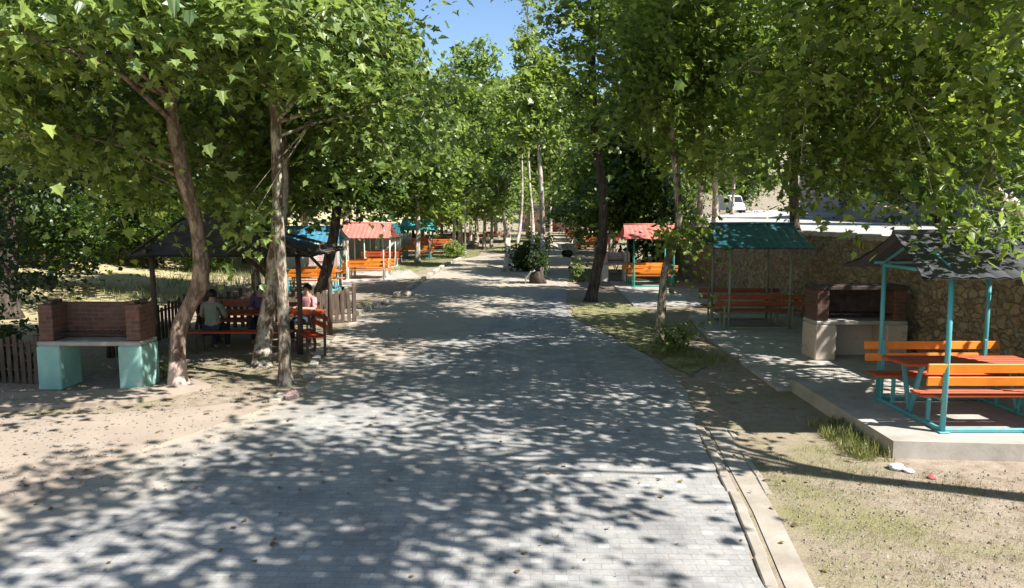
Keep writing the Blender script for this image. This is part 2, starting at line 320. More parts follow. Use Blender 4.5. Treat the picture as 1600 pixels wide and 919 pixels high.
def leaves(name, pos, nrm, yd, size, kind, mat, parent):
    T, fs = tmpl(kind); n = len(pos)
    z = nrm/np.linalg.norm(nrm, axis=1, keepdims=True)
    y = yd - z*(yd*z).sum(1, keepdims=True); y /= np.linalg.norm(y, axis=1, keepdims=True)+1e-9; x = np.cross(y, z)
    T2 = T - np.array([0, .5, 0]) if kind != 'blade' else T
    x = x*(.75+.5*rng.random((n, 1))); bend = rng.normal(size=(n, 1, 1))*.35 if kind != 'blade' else 0
    V = pos[:, None, :] + size[:, None, None]*(x[:, None, :]*T2[None, :, 0:1] + y[:, None, :]*T2[None, :, 1:2] + z[:, None, :]*(T2[None, :, 2:3] + bend*T2[None, :, 1:2]**2 + bend*T2[None, :, 0:1]*T2[None, :, 1:2]))
    k = len(T); off = (np.arange(n)*k)[:, None]
    fl = np.concatenate([np.array(f) for f in fs]); loops = (off + fl[None, :]).ravel()
    lens = np.array([len(f) for f in fs]); st = np.concatenate([[0], np.cumsum(lens)[:-1]]); starts = ((np.arange(n)*lens.sum())[:, None] + st[None, :]).ravel()
    return np_mesh(name, V.reshape(-1, 3), loops, starts, mat, parent)
def sph(n):
    v = rng.normal(size=(n, 3)); return v/np.linalg.norm(v, axis=1, keepdims=True)
def tree(name, label, path, rads, blobs, nleaf, size, leaf='leafL', bark='bark', kind='lobed', group=None, per=56, cr=.34, cat='tree', nlimb=26, droop=.25):
    """path: trunk points in the world; blobs: (x, y, z, rx, ry, rz) lumps of crown"""
    p0 = Vector(path[0]); root = thing(name, p0, label, cat, group)
    pts = [Vector(p) - p0 for p in path]; pts[0] = pts[0] - Vector((0, 0, .15))
    # resample the trunk softly
    fine = []; fr = []
    for i in range(len(pts)-1):
        a = pts[max(i-1, 0)]; b = pts[i]; c = pts[i+1]; d = pts[min(i+2, len(pts)-1)]
        for k in range(5):
            t = k/5; fine.append(.5*((2*b) + (c-a)*t + (2*a-5*b+4*c-d)*t*t + (3*b-a-3*c+d)*t**3)); fr.append(rads[i]*(1-t)+rads[i+1]*t)
    fine.append(pts[-1]); fr.append(rads[-1])
    fr[0] *= 1.7; fr[1] *= 1.3; fr[2] *= 1.08
    mb = MB(); mb.tube(fine, fr, 14, True, .22)
    vol = np.array([b[3]*b[4]*b[5] for b in blobs])**.8; w = vol/vol.sum(); nc = max(4, nleaf//per)
    bi = rng.choice(len(blobs), nc, p=w); B = np.array(blobs)
    rad = rng.random(nc)**.42; C = B[bi, :3] + sph(nc)*rad[:, None]*B[bi, 3:6] - np.array(p0)
    C += rng.normal(size=C.shape)*.15
    lim = []
    order = rng.permutation(nc)
    hs = [f for f in range(len(fine)) if fine[f].z > .42*fine[-1].z] or [len(fine)-1]
    for j in order[:nlimb]:
        c = Vector(C[j]); best = min(hs, key=lambda f: (fine[f]-c).length + max(0, fine[f].z - c.z + .4)*1.5)
        s = fine[best]; L = (c-s).length
        if L < .3: continue
        m1 = s.lerp(c, .35) + Vector((random.uniform(-1, 1), random.uniform(-1, 1), random.uniform(.3, 1.3)))*L*.08
        m2 = s.lerp(c, .7) + Vector((random.uniform(-1, 1), random.uniform(-1, 1), random.uniform(.2, 1)))*L*.07
        r0 = min(fr[best]*.5, .012+.011*L); mb.tube([s, m1, m2, c], [r0, r0*.75, r0*.5, r0*.2], 6, False); lim += [(m1, r0*.6), (m2, r0*.4), (c, r0*.25)]
    if lim:
        LA = np.array([tuple(l[0]) for l in lim])
        for j in order[nlimb:nlimb+220]:
            k = int(np.argmin(((LA-C[j])**2).sum(1))); a, r0 = lim[k]; c = Vector(C[j])
            if (c-a).length < 2.6: mb.tube([a, a.lerp(c, .5)+Vector((0, 0, .05)), c], [min(r0, .018), .009, .004], 4, False)
    mb.build('trunk', bark, root)
    # leaves sit in flat tilted sprays, as on plane-tree twigs
    cn = sph(nc)*.62 + np.array([.22, -.16, .85]); cn /= np.linalg.norm(cn, axis=1, keepdims=True)
    cu = np.cross(cn, sph(nc)); cu /= np.linalg.norm(cu, axis=1, keepdims=True); cv = np.cross(cn, cu)
    cs = .65 + .8*rng.random(nc)
    ci = rng.integers(0, nc, nleaf); g = rng.normal(size=(nleaf, 3))*cr*cs[ci][:, None]
    o = cu[ci]*g[:, :1]*1.25 + cv[ci]*g[:, 1:2]*.85 + cn[ci]*g[:, 2:]*.32 - np.array([0, 0, 1])*(g[:, :1]**2)*.5
    pos = C[ci] + o; nrm = sph(nleaf)*.62 + cn[ci]; yd = o + sph(nleaf)*.3 + np.array([0, 0, -droop])
    sz = size*(.45 + .9*rng.random(nleaf)**1.3)
    leaves('crown', pos, nrm, yd, sz, kind, leaf, root)
    return root
# ------------------------------------------------------------------ terrain
def edge_x(Y): return 8.35 + max(0, Y-42)*.16
def hz(x, y):
    e = edge_x(y); h = 0
    w = .12 if y < 42 else .12 + (y-42)*.2
    if x > e:
        k = min(1, (x-e)/w); h = (2.27 + max(0, y-15)*.014)*k*k*(3-2*k)
        if x > 17 and y < 60: h += 0
    if x < -12.5: h = .07*(-12.5-x) + .004*(12.5+x)**2 * (1 if x > -45 else 0)
    if x <= -45: h = .07*32.5 + .004*32.5**2 + (-45-x)*.45
    if y > 150: h += (y-150)*.10
    h += noise.noise(Vector((x*.15, y*.15, 0)))*.25*(min(1, max(0, (-x-12)/8)))
    return h
xs = sorted(set([-900, -500, -300, -200, -140, -100, -80, -65, -55, -50] + [-47 + i for i in range(36)] + [-11+.5*i for i in range(38)] + [8.34, 8.36, 8.42, 8.48] + [9+.75*i for i in range(30)] + [33, 36, 40, 46, 55, 70, 100, 160, 300, 500, 900]))
ys = [-300, -100, -40, -20] + [-10+1.5*i for i in range(70)] + [98, 102, 107, 113, 120, 128, 137, 149, 151, 160, 175, 200, 240, 300, 400, 600, 1200]
mb = MB(); nx = len(xs)
mb.add([(x, y, hz(x, y)) for y in ys for x in xs], [(j*nx+i, j*nx+i+1, (j+1)*nx+i+1, (j+1)*nx+i) for j in range(len(ys)-1) for i in range(nx-1)], True)
tag(mb.build('ground', 'ground'), kind='structure', label='dry sandy earth with patches of thin grass')
def sheet(name, pts, z, mat, label, jit=0, th=0):
    """a flat sheet from outline points; jit roughens its edge"""
    out = []
    for i, p in enumerate(pts):
        q = pts[(i+1) % len(pts)]; L = math.dist(p[:2], q[:2]); n = max(1, int(L/.25)) if jit else 1
        for k in range(n):
            t = k/n; x, y = p[0]*(1-t)+q[0]*t, p[1]*(1-t)+q[1]*t
            d = noise.noise(Vector((x*1.7, y*1.7, 3)))*jit + noise.noise(Vector((x*5, y*5, 1)))*jit*.5; dx, dy = (q[1]-p[1])/L, -(q[0]-p[0])/L
            out.append((x+dx*d, y+dy*d))
    m = MB()
    if th: m.prism(out, z-th, z)
    else: m.add([(x, y, z) for x, y in out], [tuple(range(len(out)))])
    o = m.build(name, mat); 
    if m.v and not th and o.data.polygons and o.data.polygons[0].normal.z < 0: o.data.flip_normals()
    return tag(o, label, kind='structure')
g2 = lambda L, z=0: [tuple(G(px, py, z))[:2] for px, py in L]
left_e = g2([(-500, 919), (60, 790), (200, 712), (330, 668), (440, 630), (492, 592), (505, 560), (520, 530), (550, 500), (640, 457), (700, 415), (728, 403)])
right_e = g2([(1215, 940), (1192, 919), (1148, 800), (1110, 720), (1087, 670), (1072, 610), (1020, 562), (940, 520), (886, 490), (884, 460), (890, 430), (892, 405), (880, 380), (872, 366)])
road = [(-9.5, 0), (-9.5, 5.5)] + left_e[1:] + g2([(790, 396), (835, 372), (846, 364)]) + list(reversed(right_e)) + [(2.35, 4), (2.35, 0)]
sheet('road', road, .012, 'pavers', 'grey interlocking paver roadway running between the trees', .05)
sheet('side_path', [(-11, 3), (-11, 9.2), (-9.6, 10.4)] + g2([(0, 652), (130, 647), (262, 642), (350, 632), (430, 622), (440, 640), (300, 710), (120, 790), (-60, 830)]), .008, 'sandc', 'smooth beige screed apron beside the road', .15)
# kerbs
def kerb_line(pts, w, h, name, label, broken=0, z0=0):
    m = MB(); d = 0
    for a, b in zip(pts[:-1], pts[1:]):
        a, b = Vector((*a, 0)), Vector((*b, 0)); L = (b-a).length; n = max(1, round(L/.5)); u = (b-a)/L; ang = math.atan2(u.y, u.x)
        for k in range(n):
            if random.random() < broken: continue
            c = a + u*(L*(k+.5)/n); hh = h*random.uniform(.85, 1.05)
            m.box((c.x+random.uniform(-.01, .01), c.y, z0+hh/2-.04), (L/n-.012, w, hh+.08), ang+random.uniform(-.02, .02)*(1+broken*4), None, .012)
    return tag(m.build(name, 'dusty' if h < .05 else 'kerb'), label, kind='structure')
def offset(pts, d):
    out = []
    for i, p in enumerate(pts):
        a = pts[max(0, i-1)]; b = pts[min(len(pts)-1, i+1)]; dx, dy = b[0]-a[0], b[1]-a[1]; L = math.hypot(dx, dy) or 1
        out.append((p[0]+dy/L*d, p[1]-dx/L*d))
    return out
rk = [(2.36, 1.0)] + right_e[1:5]
kerb_line(offset(rk, .07), .11, .03, 'kerb', 'pale kerb stones along the right edge of the pavers')
kerb_line(offset(rk, .46), .08, .015, 'kerb', 'outer pale kerb of the drain channel', .25)
ch = offset(rk, .18) + list(reversed(offset(rk, .41)))
sheet('drain_channel', ch, .010, 'dusty', 'shallow concrete drain channel beside the road')
kerb_line(offset(left_e[4:8], -.12), .17, .07, 'kerb', 'broken kerb by the left tree trunks', .15)
kerb_line(offset(left_e[8:12], -.2), .2, .13, 'kerb', 'rough whitish kerb further down the left side', .3)
sheet('sand_bank', g2([(-100, 648), (60, 640), (180, 634), (262, 622), (330, 606), (300, 596), (240, 610), (120, 616), (-100, 622)]), .06, 'sandc', 'low sandy bank in front of the turquoise barbecue', .07, .1)
# green patches
sheet('lawn', g2([(893, 478), (960, 472), (1010, 485), (1030, 520), (1075, 545), (1110, 560), (1080, 590), (1015, 556), (940, 516), (897, 500)]), .020, 'lawn', 'shaded grass between road and right shelters', .2)
sheet('lawn', g2([(625, 432), (700, 408), (740, 402), (755, 392), (700, 392), (640, 402), (600, 412), (600, 430)]), .016, 'lawn', 'sunlit grass beside the left shelters', .4)
sheet('lawn', g2([(760, 392), (850, 395), (845, 372), (800, 372)]), .012, 'lawn', 'grassy island between the two road branches', .4)
sheet('traffic_island', g2([(786, 424), (838, 441), (852, 436), (850, 404), (832, 400), (792, 402)]), .11, 'kerb', 'raised earth island with kerb where the road splits', .05, .15)
# concrete pads under the right shelters
sheet('concrete_platform', [(4.66, 8.75), (7.0, 8.55), (7.0, 8.35), (8.3, 8.3), (8.3, 12.2), (4.72, 12.2)], .22, 'concrete', 'raised concrete platform under the nearest right shelter', 0, .3)
sheet('concrete_pad', [(4.5, 12.22), (8.3, 12.22), (8.3, 21.6), (5.2, 21.6), (4.7, 17.5)], .06, 'concrete', 'low concrete slab under the teal roofed shelter', 0, .12)
sheet('concrete_pad', [(4.0, 24), (8.3, 23.5), (8.3, 33), (4.4, 33)], .04, 'concrete', 'sunlit slab under the red roofed right shelter', 0, .1)
sheet('concrete_pad', g2([(470, 466), (552, 448), (655, 433), (640, 422), (480, 430)]), .03, 'concrete', 'sunlit slab under the red roofed left shelter', .05, .06)
# upper road on the terrace
def strip(name, f0, f1, y0, y1, n, dz, mat, label):
    m = MB(); vs = []; fs = []
    for i in range(n+1):
        y = y0+(y1-y0)*i/n
        for k in range(5):
            x = f0(y)+(f1(y)-f0(y))*k/4; vs.append((x, y, hz(x, y)+dz))
    for i in range(n):
        for k in range(4): fs.append((i*5+k, i*5+k+1, i*5+k+6, i*5+k+5))
    m.add(vs, fs, True); return tag(m.build(name, mat), label, kind='structure')
strip('upper_road', lambda y: edge_x(y)+1.2+max(0, y-42)*.2, lambda y: edge_x(y)+9.5+max(0, y-42)*.2, -10, 149, 106, .03, 'asphalt', 'pale road on the terrace above the stone wall')
# rocky slope to the right
m = MB(); n1, n2 = 90, 46; vs = []
for i in range(n1+1):
    y = -20 + 250*i/n1
    for k in range(n2+1):
        t = k/n2; foot = 21 + max(0, y-42)*.36 + 2*math.sin(y*.09); hh = (23 - max(0, y-90)*.05)*t
        x = foot + hh*.42 + t**3*14; z = hz(foot, y) - .3 + hh
        nn = noise.fractal(Vector((x*.09, y*.09, z*.13)), .9, 2.1, 6)*2.4 + noise.noise(Vector((y*.35, z*.5, 2)))*.6
        vs.append((x+nn*min(1, t*6), y, z+nn*.4*min(1, t*6)))
m.add(vs, [(i*(n2+1)+k, (i+1)*(n2+1)+k, (i+1)*(n2+1)+k+1, i*(n2+1)+k+1) for i in range(n1) for k in range(n2)], True)
tag(m.build('rocky_hillside', 'rock'), 'grey brown rocky slope rising behind the upper road', kind='structure')
# stone retaining wall with coping
w = thing('stone_wall', (8.3, 16, 0), 'long rubble stone retaining wall behind the right shelters', 'wall')
m = MB(); vs = []; n1, n2 = 640, 34
for i in range(n1+1):
    y = -6+48*i/n1
    for k in range(n2+1):
        z = 2.42*k/n2; x = 8.22 + .09*noise.noise(Vector((0, y*3.1, z*3.4))) + .07*noise.noise(Vector((4, y*7, z*8))) + z*.02
        vs.append((x-8.3, y-16, z))
m.add(vs, [(i*(n2+1)+k, i*(n2+1)+k+1, (i+1)*(n2+1)+k+1, (i+1)*(n2+1)+k) for i in range(n1) for k in range(n2)], False)
m.build('wall_face', 'wall', w)
m = MB()
for i in range(80): m.box((.17+random.uniform(-.02, .02), -22+48*(i+.5)/80, 2.45+random.uniform(-.02, .035)), (.5, .58, .12), random.uniform(-.03, .03), None, .03)
m.box((.12, 26, 1.15), (.45, .3, 2.5), 0, None, .03)
m.build('coping', 'kerb', w)
# ------------------------------------------------------------------ shelters, benches, barbecues
def roof_sheet(mb, ridge_z, eave_z, hd, hw0, hw1, rib=.2, amp=.024, th=.02, nx=64, nv=9):
    for s in (-1, 1):
        for side in (0, 1):
            vs = []
            for i in range(nv+1):
                v = i/nv; y = s*hd*v; z = ridge_z + (eave_z-ridge_z)*(v**.82) - (th if side else 0); hw = hw0 + (hw1-hw0)*v**2
                for k in range(nx+1):
                    x = -hw + 2*hw*k/nx; vs.append((x, y, z + amp*abs(math.sin(math.pi*(x/rib)))**.7 + .006*math.sin(v*25)))
            mb.add(vs, [(i*(nx+1)+k, i*(nx+1)+k+1, (i+1)*(nx+1)+k+1, (i+1)*(nx+1)+k) for i in range(nv) for k in range(nx)], False)
def bench_parts(root, cx, cy, L, seat_m, back_m, frame_m, zg, side, names=('bench_seat', 'bench_backrest')):
    """side: +1 the backrest is on the far side of the table"""
    m = MB()
    for k in range(3): m.box((cx+random.uniform(-.02, .02), cy+(k-1)*.115, zg+.45), (L, .10, .035))
    m.build(names[0], seat_m, root)
    m = MB()
    for k in range(2): m.box((cx+random.uniform(-.02, .02), cy+side*(.23+k*.03), zg+.66+.17*k), (L, .03, .12), 0, Matrix.Rotation(-side*R(8), 4, 'X'))
    m.build(names[1], back_m, root)
    for sx in (-1, 1):
        m = MB(); x = cx+sx*(L/2-.25)
        m.bar((x, cy-.13*side, zg+.43), (x, cy-.13*side, zg), .045); m.bar((x, cy+.16*side, zg), (x, cy+.255*side, zg+.92), .045); m.bar((x, cy-.15*side, zg+.41), (x, cy+.17*side, zg+.41), .04)
        m.build('bench_leg', frame_m, root)
def shelter(label, loc, roofm='rteal', postm='turq', board='orange', under='red', Wd=1.55, D=1.7, eave=1.95, ridge=2.5, L=2.0, rz=0, group='roofed picnic tables', roof=True, ridge_hw=1.1, eave_hw=1.3):
    r = thing('picnic_shelter' if roof else 'picnic_table', loc, label, 'picnic shelter' if roof else 'picnic table', group, rz)
    hx, hy = Wd/2, D/2
    if roof:
        for sx in (-1, 1):
            for sy in (-1, 1):
                m = MB(); m.tube([(sx*hx, sy*hy, 0), (sx*hx+random.uniform(-.012, .012), sy*hy, eave*.55), (sx*hx, sy*hy, eave+.05)], [.036, .034, .034], 8)
                m.box((sx*hx, sy*hy, .012), (.13, .13, .02)); m.build('post', postm, r)
        m = MB()
        for sx in (-1, 1):
            m.bar((sx*hx, -hy-.1, eave+.03), (sx*hx, 0, ridge-.06), .045); m.bar((sx*hx, hy+.1, eave+.03), (sx*hx, 0, ridge-.06), .045); m.bar((sx*hx, -hy, eave+.02), (sx*hx, hy, eave+.02), .045)
        for sy in (-1, 0, 1): m.bar((-hx-.15, sy*hy, (eave+.06) if sy else ridge-.06), (hx+.15, sy*hy, (eave+.06) if sy else ridge-.06), .04)
        m.build('roof_frame', postm, r)
        m = MB(); roof_sheet(m, ridge, eave-.02, hy+.28, ridge_hw, eave_hw)
        m.tube([(-ridge_hw, 0, ridge), (0, 0, ridge+.01), (ridge_hw, 0, ridge)], [.05]*3, 8); m.build('roof', roofm, r)
        m = MB()
        for sx in (-1, 1): m.bar((sx*hx, -hy, .03), (sx*hx, hy, .03), .05, .05)
        for sy in (-1, 1): m.bar((-hx, sy*hy, .031), (hx, sy*hy, .031), .05, .05)
        m.build('base_frame', postm, r)
    m = MB()
    for k in range(5): m.box((random.uniform(-.02, .02), (k-2)*.125, .76), (L, .115, .035))
    m.build('table_top', under, r)
    for sx in (-1, 1):
        m = MB(); x = sx*(hx-.03)
        m.bar((x, 0, .04), (x, -.24, .73), .05); m.bar((x, 0, .04), (x, .24, .73), .05); m.bar((x, -.3, .725), (x, .3, .725), .04); m.build('table_leg', postm, r)
    bench_parts(r, 0, -.58, L, under, board, postm, 0, -1); bench_parts(r, 0, .58, L, under, board, postm, 0, 1)
    return r
near = shelter('turquoise framed picnic shelter on the raised platform at right edge', (6.23, 9.93, .22), 'rdark', 'turq', 'orange', 'red', 1.55, 1.66, 2.0, 2.5, 2.0)
mid = shelter('teal tile roofed picnic shelter with dull sage posts in front of the stone wall', (6.35, 19.6, .06), 'rteal', 'sage', 'dred', 'dred', 1.54, 1.66, 2.1, 2.68, 2.25)
s3 = shelter('red roofed picnic shelter with green posts on the right beside the stone wall', (5.85, 31.2, .04), 'rred', 'green', 'orange', 'orange', 1.65, 1.8, 2.0, 2.55, 2.05, ridge_hw=1.15, eave_hw=1.35)
s3b = shelter('grey roofed picnic shelter behind the white barbecue on the right', (5.6, 39.5, 0), 'rgrey', 'cream', 'orange', 'red', R(0) + 1.6, 1.7, 2.0, 2.5, 1.9, rz=R(80))
l3 = shelter('sunlit red roofed picnic shelter with pale posts left of the road', (G(578, 436).x, 34.5, .03), 'rred', 'cream', 'orange', 'orange', 1.7, 1.8, 1.95, 2.6, 2.1)
l2 = shelter('blue roofed picnic shelter behind the dark leaning trunk at left', (G(505, 450).x, 29, .03), 'rblue', 'turq', 'orange', 'orange', 1.7, 1.7, 1.95, 2.5, 2.1)
l4 = shelter('dark blue roofed picnic shelter between the red and the turquoise roofs', (G(622, 412).x-.6, 44, 0), 'rteal', 'cream', 'red', 'red', 1.8, 1.8, 1.95, 2.5, 2.2)
l5 = shelter('turquoise roofed picnic shelter, farthest roof on the left', (G(655, 403).x, 52, 0), 'rturq', 'turq', 'orange', 'orange', 1.8, 1.8, 2.0, 2.75, 2.2)
tp = shelter('orange picnic table on the far right beyond the grey roof', (5.2+G(915, 378).x*.0, 60, 0), board='orange', under='orange', postm='cream', roof=False, group='unroofed picnic tables')
tp.location.x = (915-800)/F*60
FT = 'far red picnic table seen small under the trees at the end of the grounds'
for (px, Y, lb) in ((690, 63, FT), (705, 70, FT), (745, 82, FT), (665, 68, FT), (770, 95, FT), (905, 85, FT), (925, 72, FT), (895, 100, FT), (722, 90, FT), (945, 66, FT)):
    t_ = dup(tp, ((px-800)/F*Y, Y, 0), random.uniform(-.4, .4), lb, 1.1, 'far red picnic tables')
    for c in t_.children:
        if c.name.startswith(('bench_s', 'bench_b', 'table_top')): c.data = c.data.copy(); c.data.materials[0] = M['red']
far_sh = [(683, 75, 'rred'), (700, 88, 'rdark'), (912, 88, 'rgrey'), (938, 78, 'rred')]
for k, (px, Y, rm) in enumerate(far_sh):
    t_ = dup(l5, ((px-800)/F*Y, Y, 0), random.uniform(-.2, .2), ['small far red roofed shelter left of the lamp post', 'small far dark roofed shelter under the left trees', 'small far grey roofed shelter right of the road', 'small far red roofed shelter among the right trunks'][k], 1)
    for c in t_.children:
        if c.name.startswith('roof') and not c.name.startswith('roof_f'): c.data = c.data.copy(); c.data.materials[0] = M[rm]
        if c.name.startswith('bench_b'): c.data = c.data.copy(); c.data.materials[0] = M['red']

def barbecue(label, loc, low, up, width=1.75, depth=.62, hs=.82, ht=1.46, pw=.40, rz=0, roofed=False, hide_right=False):
    r = thing('barbecue', loc, label, 'barbecue', 'brick barbecues', rz); h = width/2
    for sx in (-1, 1):
        m = MB(); m.box((sx*(h-pw/2), 0, (hs-.06)/2), (pw, depth, hs-.06), 0, None, .02); m.build('pillar', low, r)
    if roofed: m = MB(); m.box((0, depth/2-.06, (hs-.06)/2-.004), (width-2*pw, .1, hs-.07)); m.build('back_panel', low, r)
    m = MB(); m.box((0, .0, hs-.02), (width-.02, depth-.01, .075), 0, None, .015); m.build('slab', 'concrete', r)
    for sx in (-1, 1):
        m = MB(); m.box((sx*(h-.15), .02, (hs+ht)/2+.012), (.24, depth-.08, ht-hs-.02), 0, None, .012)
        for q in range(3): m.box((sx*(h-.15)+random.uniform(-.05, .05), -.12+.14*q, ht+.03), (.1, .12, .06), random.uniform(-.2, .2))
        m.build('side_wall', up, r)
    m = MB(); m.box((0, depth/2-.08, (hs+ht)/2+.012), (width-.54, .12, ht-hs-.03)); m.build('back_wall', 'soot' if roofed else ('brickd' if up == 'brick' else up), r)
    if roofed:
        m = MB(); m.box((0, .02, ht+.04), (width-.02, depth-.05, .09), 0, None, .02); m.build('hood', 'soot', r)
    m = MB()
    for k in range(9): m.tube([(-h+.3+k*(width-.6)/8, -.2, hs+.14), (-h+.3+k*(width-.6)/8, .18, hs+.14)], [.006]*2, 5)
    m.tube([(-h+.28, -.2, hs+.14), (h-.28, -.2, hs+.14)], [.009]*2, 5); m.tube([(-h+.28, .18, hs+.14), (h-.28, .18, hs+.14)], [.009]*2, 5); m.build('grill', 'rubber', r)
    return r
barbecue('brick barbecue on pale turquoise pillars, nearest at left', (-7.17, 12.6, 0), 'turqp', 'brick', 1.78)
barbecue('brick barbecue with tan rendered base against the right stone wall', (7.02, 14.95, .06), 'tan', 'brickd', 1.85, .7, .78, 1.42, .42, 0, True)  # side wall brick has the shade put into its darker colour
barbecue('pink brick barbecue with whitewashed base beside the red roofed left shelter', (G(530, 438).x, 31.5, .03), 'white', 'brickp', 1.3, .7, .85, 1.55, .35)
barbecue('small white barbecue left of the red roofed right shelter', (4.75, 33.8, .0), 'white', 'brickp', 1.3, .7, .8, 1.3, .3)
barbecue('white barbecue under the far dark blue left roof', ((607-800)/F*47, 47, 0), 'white', 'white', 1.6, .7, .8, 1.5, .35)
# big dark pavilion at left
gz = thing('pavilion', (-6.1, 16.9, 0), 'large dark hip roofed timber pavilion with log posts on the left', 'pavilion')
hx, hy, ez, rzz = 1.55, 1.3, 2.14, 2.82
for sx in (-1, 0, 1):
    for sy in (-1, 1):
        if sx == 0 and sy == -1: continue
        m = MB(); x, y = sx*hx, sy*hy; m.tube([(x, y, -.05), (x+.03, y-.02, 1.1), (x, y, ez+.05)], [.065, .055, .055], 8, True, .2); m.build('post', 'wood', gz)
m = MB(); m.tube([(-.2, -.2, 2.2), (.1, .1, 1.9), (.55, .3, 1.35)], [.05, .05, .05], 7); m.build('brace', 'wood', gz); m = MB(); m.tube([(hx, hy, 1.5), (hx-.6, hy, ez)], [.04]*2, 7); m.build('brace', 'wood', gz)
m = MB()
for sy in (-1, 1): m.bar((-hx-.3, sy*hy, ez+.03), (hx+.3, sy*hy, ez+.03), .09)
for sx in (-1, 1): m.bar((sx*hx, -hy-.3, ez+.08), (sx*hx, hy+.3, ez+.08), .09)
for sx in (-1, 1):
    for sy in (-1, 1): m.bar((sx*(hx+.3), sy*(hy+.3), ez+.02), (-1.4+(sx > 0)*.9, 0, rzz+.1), .06)
m.build('roof_frame', 'wood', gz)
m = MB(); ex, ey = hx+.38, hy+.38; ra, rb = (-.9, 0), (.3, 0)
def patch(a, b, c, d, n=16):
    """bilinear sagging roof face a-b eave, d-c ridge"""
    a, b, c, d = map(Vector, (a, b, c, d))
    for off in (0, -.03):
        vs = []
        for i in range(n+1):
            for k in range(n+1):
                u, v = k/n, i/n; p = a.lerp(b, u).lerp(d.lerp(c, u), v); p.z += off - .12*math.sin(math.pi*v)*1 + .018*noise.noise(Vector((p.x*4, p.y*4, 0))); vs.append(p)
        m.add(vs, [(i*(n+1)+k, i*(n+1)+k+1, (i+1)*(n+1)+k+1, (i+1)*(n+1)+k) for i in range(n) for k in range(n)])
A, B_, C_, D_ = (-ex, -ey, ez), (ex, -ey, ez), (ex, ey, ez), (-ex, ey, ez); RA, RB = (*ra, rzz), (*rb, rzz)
RA = (-1.2, 0, rzz+.2); RB = (-.6, 0, rzz+.17)
patch(A, B_, RB, RA); patch(B_, C_, RB, RB); patch(C_, D_, RA, RB); patch(D_, A, RA, RA)
m.build('roof', 'rbrown', gz)
def bench_table(label, loc, L, board, leg, rz, name='picnic_table'):
    r = thing(name, loc, label, 'picnic table', 'tables inside the dark pavilion', rz)
    m = MB(); [m.box((0, (k-2.5)*.13, .76), (L, .12, .04)) for k in range(6)]; m.build('table_top', board, r)
    for sx in (-1, 1):
        m = MB(); x = sx*(L/2-.25); m.bar((x, -.3, 0), (x, .22, .74), .06); m.bar((x, .3, 0), (x, -.22, .74), .06); m.bar((x, -.32, .72), (x, .32, .72), .05); m.build('table_leg', leg, r)
    return r
def bench(label, loc, L, board, leg, rz, back=True):
    r = thing('bench', loc, label, 'bench', 'benches inside the dark pavilion', rz)
    m = MB(); [m.box((0, (k-1)*.12, .45), (L, .11, .04)) for k in range(3)]; m.build('seat', board, r)
    if back:
        m = MB(); [m.box((0, .24+.02*k, .64+.17*k), (L, .03, .11)) for k in range(2)]; m.build('backrest', board, r)
    for sx in (-1, 1):
        m = MB(); x = sx*(L/2-.2); m.bar((x, -.15, 0), (x, -.15, .43), .05); m.bar((x, .18, 0), (x, .27, .9 if back else .43), .05); m.build('leg', leg, r)
    return r
bench_table('red orange table in the middle of the dark pavilion', (-5.7, 16.7, 0), 2.7, 'red', 'wood', 0)
bench('red bench along the near side of the pavilion table', (-5.9, 15.85, 0), 2.2, 'red', 'wood', math.pi, False)
bench('bench with backrest behind the pavilion table', (-6.0, 17.6, 0), 2.6, 'dred', 'wood', 0)
bench('short bench across the right end of the pavilion table', (-4.35, 15.6, 0), 1.2, 'red', 'wood', R(-60))
bench_table('maroon table near the left posts of the pavilion', (-7.4, 18.8, 0), 1.8, 'red', 'wood', R(8))
# picket fences
def fence(label, pts, h, gap, mat='wood', solid=0, rail=True):
    p0 = Vector((*pts[0], 0)); r = thing('wooden_fence', p0, label, 'fence', 'timber fences'); pk = MB(); ps = MB()
    for a, b in zip(pts[:-1], pts[1:]):
        a, b = Vector((*a, 0)), Vector((*b, 0)); L = (b-a).length; n = max(2, int(L/gap)); u = (b-a)/L; ang = math.atan2(u.y, u.x)
        for k in range(n+1):
            c = a+u*(L*k/n)-p0; hh = h*random.uniform(.88, 1.06)
            pk.box((c.x, c.y, hh/2), (gap*(.62+solid), .022, hh), ang+random.uniform(-.05, .05), Matrix.Rotation(random.uniform(-.04, .04), 4, 'Y'))
        for z in (.25, h*.8):
            q = Vector((-u.y, u.x, 0))*.035; ps.bar(a-p0+q+Vector((0, 0, z)), b-p0+q+Vector((0, 0, z)), .05, .035)
        nn = max(1, int(L/1.8))
        for k in range(nn+1):
            c = a+u*(L*k/nn)-p0+Vector((-u.y, u.x, 0))*.09; m_ = MB(); m_.tube([(c.x, c.y, -.1), (c.x, c.y, h*1.08)], [.05, .045], 7, True, .2); m_.build('post', mat, r)
    pk.build('pickets', mat, r); ps.build('rails', mat, r)
    return r
fence('dark weathered picket fence left of the turquoise barbecue', [(-12.5, 13.9), (-10.2, 13.0), (-8.25, 12.75)], .85, .13)
fence('dark wooden rail fence behind the pavilion tables', [(-8.2, 19.3), (-6.2, 19.6), (-4.4, 20.4)], 1.0, .16)
fence('low dark plank fence at the road corner of the pavilion', [(-6.9, 20.2), (-5.2, 22.2), (-5.35, 23.6)], .64, .12, solid=.36)
fence('dark log railing on the left side of the pavilion', [(-8.35, 15.2), (-8.5, 19.2)], .85, .2)
